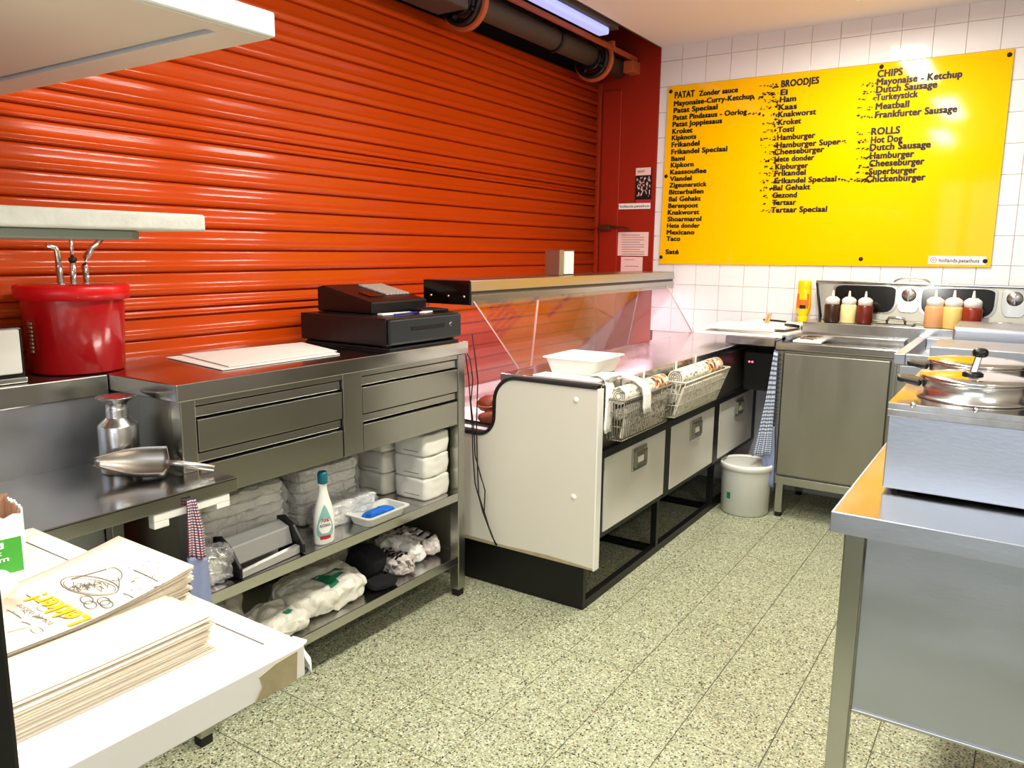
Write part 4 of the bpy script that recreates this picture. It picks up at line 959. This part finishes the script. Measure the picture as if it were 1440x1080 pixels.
for (x0, y0, x1, y1) in ((188, 802, 222, 818), (173, 835, 188, 841), (37, 837, 55, 849), (45, 867, 66, 872), (73, 867, 94, 870), (30, 875, 43, 879), (97, 881, 107, 875), (10, 858, 30, 870), (10, 890, 38, 883)):
    a, b = bp(x0, y0), bp(x1, y1); dm.tube([a, a.lerp(b, .5)+Vector((.001, .001, 0)), b], .0009, 4, flat=.3)
for px, py in ((27, 862), (52, 887), (60, 856)): dm.tube(ell(bp(px, py), .006, .012, .4), .0006, 4, flat=.3)
for k in range(30):
    c = bp(rs.uniform(180, 230), rs.uniform(785, 832)); dm.tube([c, c+Vector((rs.uniform(-.006, .006), rs.uniform(-.006, .006), 0))], .0005, 3)
for v in dm.b.verts: v.co.z += .0008+liftz(v.co)
dm.build('drawing', M['ink'], top)
st2, u2, v2 = bag_stack((.642, .948), (.640, .944), math.radians(-1), .47, .113, 16, .0034, .004, 'topmost plain white paper bag of the narrow stack nearest the table edge', 'plain white paper bag within the narrow stack nearest the table edge', 'plain paper bags in the narrow stack', jit=.009)

# carton and pot at left edge
ct = thing('film_carton', (.60, 1.49, ZT), 'torn open white carton with green label on the white table at the left edge', 'carton')
ang = math.radians(-9)
def cpnt(x, y, z): c, s = math.cos(ang), math.sin(ang); return Vector((.628+c*x-s*y, 1.462+s*x+c*y, ZT+z))
mb = MB()
W_, D_, H_ = .20, .085, .112
for a, b in (((-W_, 0), (0, 0)), ((0, 0), (0, D_)), ((0, D_), (-W_, D_)), ((-W_, D_), (-W_, 0))):
    n = 14; lo = [cpnt(a[0]+(b[0]-a[0])*i/n, a[1]+(b[1]-a[1])*i/n, .001) for i in range(n+1)]
    hi = [cpnt(a[0]+(b[0]-a[0])*i/n, a[1]+(b[1]-a[1])*i/n, H_+(.006*rs.uniform(-1, 1) if i % n else 0)+(.012 if a[1] or b[1] else 0)) for i in range(n+1)]
    mb.grid([lo, hi])
for f in mb.b.faces: f.smooth = False
mb.build('carton_walls', M['whitepl'], ct, solid=.003)
mb = MB(); n = 16
mb.grid([[cpnt(-W_+W_*i/n, D_-.005, .01) for i in range(n+1)], [cpnt(-W_+W_*i/n, D_-.005, H_+.018+.006*rs.uniform(-1, 1)) for i in range(n+1)]])
mb.grid([[cpnt(-.005, D_*i/8, .01) for i in range(9)], [cpnt(-.005, D_*i/8, H_+.010+.006*rs.uniform(-1, 1)) for i in range(9)]])
mb.build('torn_flute_edge', M['brown'], ct, solid=.0025)
MB().prism([cpnt(-.19, -.0022, .008), cpnt(-.006, -.0022, .008), cpnt(-.006, -.0022, .072), cpnt(-.19, -.0022, .072)], (0, -.0006, 0)).build('green_label', M['green'], ct)
nrm = (cpnt(0, -1, 0)-cpnt(0, 0, 0)).normalized(); eu = (cpnt(1, 0, 0)-cpnt(0, 0, 0)).normalized()
def clab(s, x, z, h, wd=None, m_='whitepl'): lettering(s, M[m_], ct, cpnt(x, -.0031, z), eu, (0, 0, 1), h, width=wd, bold=.02)
clab('300x', -.078, .044, .009, .040); clab('30cm', -.078, .032, .009, .050)
MB().prism([cpnt(-.072, -.003, .056), cpnt(-.034, -.003, .056), cpnt(-.034, -.003, .067), cpnt(-.072, -.003, .067)], (0, -.0004, 0)).build('badge', M['whitepl'], ct); clab('STUB', -.069, .0585, .006, .031, 'green')
pt = thing('plastic_holder', (.46, 1.22, ZT), 'milky plastic holder with domed head before the green carton', 'holder')
h_ = at(2, 800, 1, 1.24)
MB().lathe((h_.x-.012, 1.24, 0), [(.016, ZT+.001), (.015, ZT+.05), (.0155, ZT+.066), (.028, ZT+.072), (.031, ZT+.080), (.028, ZT+.092), (.018, ZT+.102), (0, ZT+.105)], 28).build('body', M['clearcap'], pt)
# dark post at the left edge
bx('black_post', M['blk'], .155, .240, .600, .66, 0, 2.3, None, .004, label='black upright post cutting off the lower left picture corner', cat='post')

# overhead hood and chipped shelf, on uprights beyond the left picture edge
oh = thing('extractor_hood', (.6, 1.8, 1.80), 'white enamel hood hanging at the upper left, seen from below', 'hood')
hb_ = MB(); hb_.box(-.4, 1.048, 1.233, 1.262, 1.800, 1.845); hb_.box(-.4, 1.048, 2.31, 2.354, 1.800, 1.845); hb_.box(.965, 1.048, 1.262, 2.31, 1.800, 1.845); hb_.box(-.4, .966, 1.262, 2.31, 1.818, 1.845)
hb_.build('shell', M['hoodw'], oh, .005, seg=3)
MB().box(-.39, 1.040, 1.240, 1.286, 1.797, 1.800).box(.958, 1.040, 1.286, 2.345, 1.797, 1.800).build('underside_rim', M['hoodu'], oh, .001)
bx('recessed_tray', M['hoodu'], -.38, .955, 1.305, 2.30, 1.806, 1.812, oh, .002)
bx('hanger', M['steel'], .20, .22, 1.7, 1.72, 1.845, 2.645, oh, 0); bx('hanger', M['steel'], -.3, -.28, 1.7, 1.72, 1.845, 2.645, oh, 0)
cs = thing('chipped_shelf', (.6, 1.7, 1.44), 'thick white painted shelf with chipped rounded edge above the red bucket', 'shelf')
MB().box(-1.60, 1.050, 1.480, 1.95, 1.443, 1.478).build('board', M['slab'], cs, .006, seg=4)
MB().prism([(.12, 1.56, 1.424), (.93, 1.56, 1.424), (.97, 1.60, 1.424), (.985, 1.66, 1.424), (.985, 1.93, 1.424), (.12, 1.93, 1.424)], (0, 0, .018)).build('under_board', M['greyunder'], cs, .003)

# ================================================================== CORNER AND COLD CABINET
cx_ = thing('corner_shelf', (4.4, 1.22, .92), 'steel corner shelf joining the glass counter and the cold cabinet', 'shelf')
bx('top', M['steeltop'], 4.172, 4.695, 1.096, 1.362, .922, .966, cx_, .004)
da = thing('dark_appliance', (4.45, 1.20, .655), 'black appliance with red light in the dark corner under the steel shelf', 'appliance')
bx('case', M['blkpl'], 4.30, 4.62, 1.115, 1.295, .657, .87, da, .01)
bx('wall_bracket', M['blk'], 4.62, 4.66, 1.15, 1.25, .70, .80, da)
for y in (1.245, 1.262): MB().lathe((4.30, y, .815), [(.0, -.004), (.0055, -.002), (.0055, .001)], 12, 'X').build('red_light', M['redled'], da)
pl = []
for k, (x0, x1, y0, y1, lab) in enumerate(((4.19, 4.60, 1.08, 1.55, 'lowest white tray sheet of the paper pile on the corner shelf'), (4.22, 4.63, 1.02, 1.42, 'second white sheet from below in the pile on the corner shelf'), (4.20, 4.58, 1.12, 1.50, 'third white sheet in the pile on the corner shelf'), (4.23, 4.60, 1.03, 1.36, 'topmost white sheet under the clothes peg on the corner shelf'))):
    z = .967+k*.0145; an = (.05, -.08, .03, -.15)[k]; c, s = math.cos(an), math.sin(an); mx_, my_ = (x0+x1)/2, (y0+y1)/2
    P = [(mx_+c*(x-mx_)-s*(y-my_), my_+s*(x-mx_)+c*(y-my_), z) for x, y in ((x0, y0), (x1, y0), (x1, y1), (x0, y1))]
    MB().prism(P, (0, 0, .0135)).build('paper_pad', M['paper'], None, .002, label=lab, cat='paper')
kn = thing('paring_knife', (4.24, 1.07, 1.0255), 'small knife with black handle on the paper pile', 'knife')
MB().prism([(4.300, 1.075, 1.0260), (4.31, 1.086, 1.0260), (4.38, 1.22, 1.0260), (4.315, 1.10, 1.0260)], (0, 0, .0015)).build('blade', M['chrome'], kn)
MB().tube([(4.225, .995, 1.0325), (4.262, 1.035, 1.0325), (4.305, 1.082, 1.0315)], [.008, .009, .007], 10).build('handle', M['blkpl'], kn)
MB().tube([(4.50, 1.13, 1.0305), (4.53, 1.20, 1.0305), (4.56, 1.27, 1.0295)], .0055, 8).build('black_pen', M['blkpl'], None, label='black pen lying behind the clothes peg on the paper pile', cat='pen')
pg = thing('clothes_peg', (4.42, 1.23, 1.0245), 'wooden clothes peg standing on the paper pile', 'peg')
wood = mat('pale wood', 'c9a56a', .6)
MB().hexa([(4.41, 1.20, 1.0255), (4.42, 1.20, 1.0255), (4.42, 1.212, 1.0255), (4.41, 1.212, 1.0255), (4.41, 1.186, 1.0785), (4.42, 1.186, 1.0785), (4.42, 1.198, 1.0785), (4.41, 1.198, 1.0785)]).build('half', wood, pg, .001)
MB().hexa([(4.41, 1.215, 1.0255), (4.42, 1.215, 1.0255), (4.42, 1.227, 1.0255), (4.41, 1.227, 1.0255), (4.41, 1.201, 1.0755), (4.42, 1.201, 1.0755), (4.42, 1.213, 1.0755), (4.41, 1.213, 1.0755)]).build('half', wood, pg, .001)
ky = thing('key_tray', (4.28, .93, .951), 'flat white tray with brass keys at the left end of the cold cabinet', 'tray')
MB().prism([(4.19, .87, .952), (4.40, .88, .952), (4.42, 1.01, .952), (4.19, 1.01, .952)], (0, 0, .012)).build('tray', M['whitepl'], ky, .003)
for k in range(5):
    x, y = 4.25+.03*k, .955-.012*(k % 2); MB().tube([(x, y-.035, .9675), (x+.02, y+.02, .969)], .003, 6).lathe((x+.022, y+.028, 0), [(.004, .966), (.010, .966), (.010, .970), (.004, .970)], 14, closed=True).build('key', M['tan'] if k % 2 else M['brass'], ky)

cb = thing('cold_cabinet', (4.17, .80, 0), 'dull stainless cold cabinet with one plain door on square legs below the sauces', 'cabinet')
bx('carcass', M['steeldull'], 4.20, 4.69, .505, 1.075, .225, .905, cb, .002)
bx('door', M['steeldull'], 4.172, 4.197, .535, 1.045, .240, .893, cb, .004)
bx('side_rail', M['steel'], 4.176, 4.20, 1.049, 1.080, .19, .905, cb, .002); bx('side_rail', M['steel'], 4.176, 4.20, .500, .520, .19, .905, cb, .002)
bx('bottom_rail', M['steel'], 4.170, 4.20, .500, 1.085, .185, .228, cb, .002)
for y in (1.005, .510): 
    for x in (4.178, 4.63): bx('leg', M['steel'], x, x+.038, y, y+.038, .025, .186, cb, .002); bx('foot', M['rubber'], x+.003, x+.035, y+.003, y+.035, 0, .025, cb, .003)
wk = MB(); wk.box(4.165, 4.235, .500, 1.092, .910, .950); wk.box(4.235, 4.345, .500, 1.092, .925, .934); wk.box(4.345, 4.41, .500, 1.092, .934, .985); wk.box(4.235, 4.345, 1.07, 1.092, .934, .950)
wk.build('worktop', M['steeltop'], cb, .008, seg=3)
pf = MB(); pf.box(4.412, 4.695, -.40, 1.02, .906, 1.045); pf.box(4.412, 4.695, 1.02, 1.088, .906, 1.02)
sta = thing('sauce_station', (4.55, .40, .95), 'raised steel sauce station with open hinged lid against the tiled wall', 'sauce station')
pf.build('platform', M['steeltop'], sta, .004)
MB().hexa([(4.610, -.40, 1.058), (4.635, -.40, 1.058), (4.635, .965, 1.058), (4.610, .965, 1.058), (4.640, -.40, 1.252), (4.668, -.40, 1.252), (4.668, 1.008, 1.252), (4.640, 1.008, 1.252)]).build('lid', M['steeldull'], sta, .004)
MB().box(4.628, 4.672, -.40, 1.012, 1.250, 1.262).build('lid_top_edge', M['steeltop'], sta, .003)
MB().hexa([(4.55, .966, 1.046), (4.65, .966, 1.046), (4.65, .975, 1.046), (4.60, .975, 1.046), (4.630, 1.005, 1.25), (4.665, 1.005, 1.25), (4.665, 1.014, 1.25), (4.635, 1.014, 1.25)]).build('lid_end', M['blkpl'], sta, .002)
MB().box(4.60, 4.635, -.40, .965, 1.046, 1.058).build('hinge_rail', M['steeldull'], sta, .002)
def lidpt(y, t, l=.004): return Vector((4.610+.030*t-l, y, 1.058+.194*t))
def lid_panel(y0, y1, t0, t1, m_, nm, r=.05, l=.004, th=.003):
    pts = []
    for (cy_, ct_, a0) in ((y1-r, t1-.10, 0), (y0+r, t1-.10, 90), (y0+r, t0+.30, 180), (y1-r, t0+.30, 270)):
        for i in range(5):
            a = math.radians(a0+90*i/4); pts.append(lidpt(cy_+r*math.cos(a), ct_+(.10 if a0 < 180 else .30)*math.sin(a), l))
    MB().prism(pts, (-th, 0, 0)).build(nm, M[m_], sta, .001)
for y0, y1 in ((.60, .905), (.145, .475)):
    lid_panel(y0-.012, y1+.012, .18, .97, 'chrome', 'reflection_rim', l=.001); lid_panel(y0, y1, .22, .94, 'mirrordark', 'dark_reflection', l=.0045)  # dark mirror reflections in the lid, modelled as panels with bright rims
for yc in (.535, .06):
    lid_panel(yc-.055, yc+.055, .25, .95, 'steeltop', 'mirrored_plate', r=.03)
    p = lidpt(yc, .72, .012); MB().lathe(p, [(.0, -.006), (.030, -.005), (.036, 0), (.036, .006)], 28, 'X').build('mirrored_knob', M['steel'], sta); MB().box(p.x-.012, p.x-.004, yc-.004, yc+.004, p.z-.03, p.z+.03).build('mirrored_bar', M['chrome'], sta, .002)  # plates and round shapes imitate reflections in the lid
MB().tube([(4.648, .53+.085*math.cos(a), 1.260+.030*math.sin(a)) for a in [math.pi*i/12 for i in range(13)]], .0045, 8).build('lid_handle', M['steel'], sta)
for y0, y1, lab in ((.485, .655, 'black lidded food pan with steel handle between the sauce bottles'), (.0, .19, 'black lidded food pan with steel handle right of the sauce bottles')):
    gp = thing('food_pan', (4.50, (y0+y1)/2, 1.045), lab, 'food pan')
    bx('black_lid', M['mirrordark'], 4.42, 4.585, y0, y1, 1.0455, 1.058, gp, .004); bx('front_rim', M['chrome'], 4.412, 4.419, y0, y1, 1.0455, 1.053, gp, .001)
    ym = (y0+y1)/2; MB().tube([(4.50, ym-.045, 1.059), (4.50, ym-.035, 1.082), (4.50, ym+.035, 1.082), (4.50, ym+.045, 1.059)], .007, 8).build('handle', M['chrome'], gp)
ZP = 1.0455
for px, sauce, lab, R, X in ((1169, 'choc', 'squeeze bottle of dark brown sauce, leftmost on the sauce station', .040, 4.475), (1192, 'mayo', 'squeeze bottle of pale mayonnaise left of the black pan', .040, 4.475), (1215, 'ketch', 'squeeze bottle of dark red sauce just left of the black pan', .040, 4.475),
                            (1313, 'cocktail', 'squeeze bottle of salmon orange sauce just right of the black pan', .045, 4.465), (1339, 'mustard', 'squeeze bottle of yellow sauce in the right group', .045, 4.465), (1366, 'curry', 'squeeze bottle of brick red curry sauce, rightmost on the sauce station', .045, 4.465)):
    y = at(px, 450, 0, X).y; k = R/.040
    sb = thing('sauce_bottle', (X, y, ZP), lab, 'sauce bottle')
    MB().lathe((X, y, 0), [(R*.9, ZP+.0005), (R, ZP+.006), (R*1.0, ZP+.088*k), (R*.90, ZP+.098*k)], 28).build('sauce_body', M[sauce], sb)
    MB().lathe((X, y, 0), [(R*.88, ZP+.098*k), (R*.90, ZP+.122*k), (R*.80, ZP+.128*k), (R*.45, ZP+.138*k)], 28).build('cap', M['clearcap'], sb)
    MB().lathe((X, y, 0), [(R*.22, ZP+.137*k), (R*.16, ZP+.150*k), (R*.09, ZP+.170*k), (0, ZP+.171*k)], 14).build('nozzle', M['clearcap'], sb)
yb = thing('yellow_squeeze_bottle', (4.62, 1.085, 1.022), 'upside down yellow squeeze bottle with orange label against the white tiles', 'bottle')
yy = at(1129, 440, 0, 4.60).y
bo = MB(); bo.lathe((0, 0, 0), [(.022, 0), (.026, .004), (.030, .035), (.024, .045), (.036, .060), (.041, .10), (.038, .150), (.036, .185), (.0345, .19), (.036, .194), (.036, .232), (.030, .240), (0, .241)], 28)
for v in bo.b.verts: v.co = Vector((4.60+v.co.x*.7, yy+v.co.y, 1.0205+v.co.z))
bo.build('body', M['ybottle'], yb)
lb_ = MB(); lb_.grid([[Vector((4.60-.7*.0415*math.cos(a), yy+.0415*math.sin(a), 1.0205+z)) for a in [-.9+.3*i for i in range(7)]] for z in (.085, .11, .14, .165)]); lb_.build('orange_label', M['oprint'], yb)
lb_ = MB(); lb_.grid([[Vector((4.60-.7*.0425*math.cos(a), yy+.0425*math.sin(a), 1.0205+.150+.017*t)) for a in [-.55+.25*i for i in range(5)]] for t in (-1, 0, 1)]); lb_.build('yellow_oval', M['ybottle'], yb)
lb_ = MB(); lb_.grid([[Vector((4.60-.7*.0425*math.cos(a), yy+.0425*math.sin(a), 1.0205+.093+.010*t)) for a in [-.45+.2*i for i in range(5)]] for t in (-1, 0, 1)]); lb_.build('dark_emblem', M['blk'], yb)

# white bucket and hanging tea towel
wb = thing('white_bucket', (4.19, 1.205, 0), 'white plastic bucket with half open grey lid standing on the floor by the cabinet', 'bucket')
MB().lathe((4.175, 1.203, 0), [(.122, .001), (.127, .006), (.134, .262), (.134, .27)], 48).build('body', M['greypl'], wb)
MB().lathe((4.175, 1.203, 0), [(.134, .250), (.143, .252), (.144, .278), (.138, .284), (.131, .280), (.131, .262)], 48, closed=True).build('rim', M['whitepl'], wb)
MB().lathe((4.175, 1.203, 0), [(.130, .262), (.128, .272), (.120, .268), (0, .266)], 40).build('lid', mat('grey lid', '9a9c96', .4), wb)
p = at(1019, 706, 0, 4.06); MB().grid([[Vector((4.175+.1318*math.cos(a), 1.203+.1318*math.sin(a), z)) for a in [2.62+.045*i for i in range(5)]] for z in (.09, .10, .125)]).build('small_label', M['greenp'], wb)
tt2 = thing('tea_towel', (4.12, 1.09, .30), 'blue and white check tea towel hanging from the corner shelf above the bucket', 'towel')
X = 4.135
def b_(x, y, X=X): return at(x, y, 0, X)
MB().grid(cloth_strip([b_(1089, 492), b_(1077, 560), b_(1066, 610), b_(1058, 641)], [b_(1094, 494), b_(1090, 560), b_(1086, 610), b_(1084, 638)], wav=.010, f=4, nx=12), uv=True).build('front_fold', M['check2'], tt2, solid=.002)
MB().grid(cloth_strip([b_(1072, 600, X+.02), b_(1070, 640, X+.02), b_(1078, 676, X+.02)], [b_(1089, 600, X+.02), b_(1089, 640, X+.02), b_(1087, 690, X+.02)], wav=.008, f=3, nx=10, seed=2), uv=True).build('rear_fold', M['bluecloth'], tt2, solid=.002)

# ================================================================== FRYER UNIT beside the cabinet
fu = thing('fryer_unit', (3.9, 0, 0), 'stainless fryer unit with raised rim and rounded covers right of the cold cabinet', 'fryer')
bx('carcass', M['steel'], 3.62, 4.38, -.60, .440, .12, .960, fu, .003)
rim = MB(); rim.box(3.60, 4.395, .408, .452, .955, 1.0); rim.box(3.60, 3.63, -.60, .408, .955, 1.0); rim.box(4.36, 4.395, -.60, .408, .955, 1.0); rim.build('rim', M['steelcool'], fu, .003)
bx('basin', M['chrome'], 3.63, 4.36, -.60, .408, .960, .968, fu, .001)
bx('small_plate', M['steelcool'], 3.598, 3.602, .345, .425, .915, .950, fu, .001); bx('front_panel', M['steeldull'], 3.612, 3.62, -.58, .432, .14, .91, fu, .002)
for y in (.40, -.55): bx('leg', M['steel'], 3.64, 3.68, y-.02, y+.02, 0, .12, fu); bx('leg', M['steel'], 4.32, 4.36, y-.02, y+.02, 0, .12, fu)
bx('front_cover', M['steelcool'], 3.55, 3.90, -.60, .315, 1.001, 1.045, fu, .004)
bx('front_cover_apron', M['steelcool'], 3.546, 3.56, -.60, .315, .88, 1.043, fu, .002)
cv = MB(); cv.prism([(3.98, .270, 1.001), (3.98, .270, 1.085), (4.0, .270, 1.10), (4.30, .270, 1.10), (4.32, .270, 1.085), (4.32, .270, 1.001)], (0, -.87, 0)); cv.build('rear_cover', M['steelcool'], fu, .010, seg=3)

# ================================================================== RIGHT STEEL TABLE WITH BAIN-MARIE
rt = thing('right_steel_table', (1.67, -.2, 0), 'stainless steel table with deep apron panel in the right foreground', 'table')
ZR = .88
bx('worktop', M['steeltop'], 1.668, 2.92, -1.2, .298, ZR-.004, ZR, rt, .001)
ap = MB(); ap.box(1.667, 1.673, -1.2, .300, ZR-.044, ZR+.0005); ap.box(1.673, 2.92, .294, .300, ZR-.044, ZR+.0005); ap.build('front_lip', M['steelcool'], rt, .0015)
for x, y in ((1.70, .236), (2.85, .236), (1.70, -1.15), (2.85, -1.15)): bx('leg', M['steel'], x, x+.040, y, y+.040, 0, ZR-.005, rt, .003)
bx('front_panel', M['steelcool'], 1.712, 1.722, -1.11, .234, .432, ZR-.005, rt, .002)
bx('panel_fold', M['steel'], 1.706, 1.722, -1.11, .234, .426, .434, rt, .002)
bm = thing('bain_marie', (1.9, 0, ZR), 'boxy stainless bain-marie with screwed top standing on the right steel table', 'bain-marie')
bx('body', M['steelcool'], 1.890, 2.60, -.62, .236, ZR+.008, 1.070, bm, .002)
ml = MB(); ml.box(1.884, 2.606, -.626, .2395, 1.070, 1.0855); ml.box(1.884, 1.889, -.626, .2395, 1.055, 1.071); ml.build('top_plate', M['steeltop'], bm, .0015)
for x in (1.92, 2.55):
    for y in (.19, -.57): MB().lathe((x, y, 0), [(.018, ZR+.0005), (.018, ZR+.008)], 16).build('foot', M['rubber'], bm)
for px, py in ((1284, 569.5), (1372.5, 577)):
    p = at(px, py, 0, 1.884); MB().lathe((1.884, p.y, p.z), [(0, -.003), (.0045, -.0025), (.006, 0), (.006, .001)], 16, 'X').build('screw', M['chrome'], bm)
def pot(x, y, r, lab, knob=True, hang=0):
    t = thing('lidded_pot', (x, y, 1.0856), lab, 'pot')
    MB().lathe((x, y, 0), [(r*1.05, 1.0858), (r*1.07, 1.088), (r*1.05, 1.091), (r*.97, 1.094), (r*.97, 1.124), (r*.99, 1.128)], 56).build('body', M['alu'], t)
    MB().lathe((x, y, 0), [(r*1.0, 1.128), (r*1.03, 1.130), (r*1.035, 1.135), (r*1.01, 1.138), (r*.80, 1.141), (r*.55, 1.1435), (r*.2, 1.146), (0, 1.147)], 56).build('lid', M['chrome'], t)
    for sgn in (1, -1):
        a = math.radians(hang); dx, dy = math.sin(a), math.cos(a)*sgn
        w_ = Vector((dy, -dx*1, 0))
        p0 = Vector((x, y, 0))+Vector((dx*sgn, dy, 0))*r; d = Vector((dx*sgn, dy, 0)); n_ = Vector((-d.y, d.x, 0))
        pts = [p0-n_*.030-d*.002, p0+n_*.030-d*.002, p0+n_*.024+d*.050, p0-n_*.024+d*.050]
        MB().hexa([q+Vector((0, 0, 1.106-(.0 if i < 2 else -.008))) for i, q in enumerate(pts)]+[q+Vector((0, 0, 1.122+(.0 if i < 2 else .006))) for i, q in enumerate(pts)]).build('handle', M['blkpl'], t, .006, seg=3)
    if knob:
        kb = MB(); y += .012; kb.lathe((x-.03, y-.008, 0), [(.020, 1.142), (.022, 1.148), (.014, 1.153)], 20).build('knob_base', M['blkpl'], t)
        br_ = MB(); br_.hexa([(x-.036, y-.016, 1.146), (x-.024, y-.016, 1.146), (x-.024, y, 1.146), (x-.036, y, 1.146), (x-.030, y-.024, 1.192), (x-.018, y-.024, 1.192), (x-.018, y-.010, 1.192), (x-.030, y-.010, 1.192)]); br_.build('knob_bracket', M['chrome'], t, .003)
        MB().blob(x-.040, x-.010, y-.034, y-.002, 1.184, 1.206, 6, 2.6).build('knob', M['blkpl'], t)
    return t
pot(2.045, .085, .108, 'front steel pot with polished lid and black knob on the bain-marie')
pot(2.36, .098, .112, 'rear steel pot with polished lid behind the first on the bain-marie', knob=False)
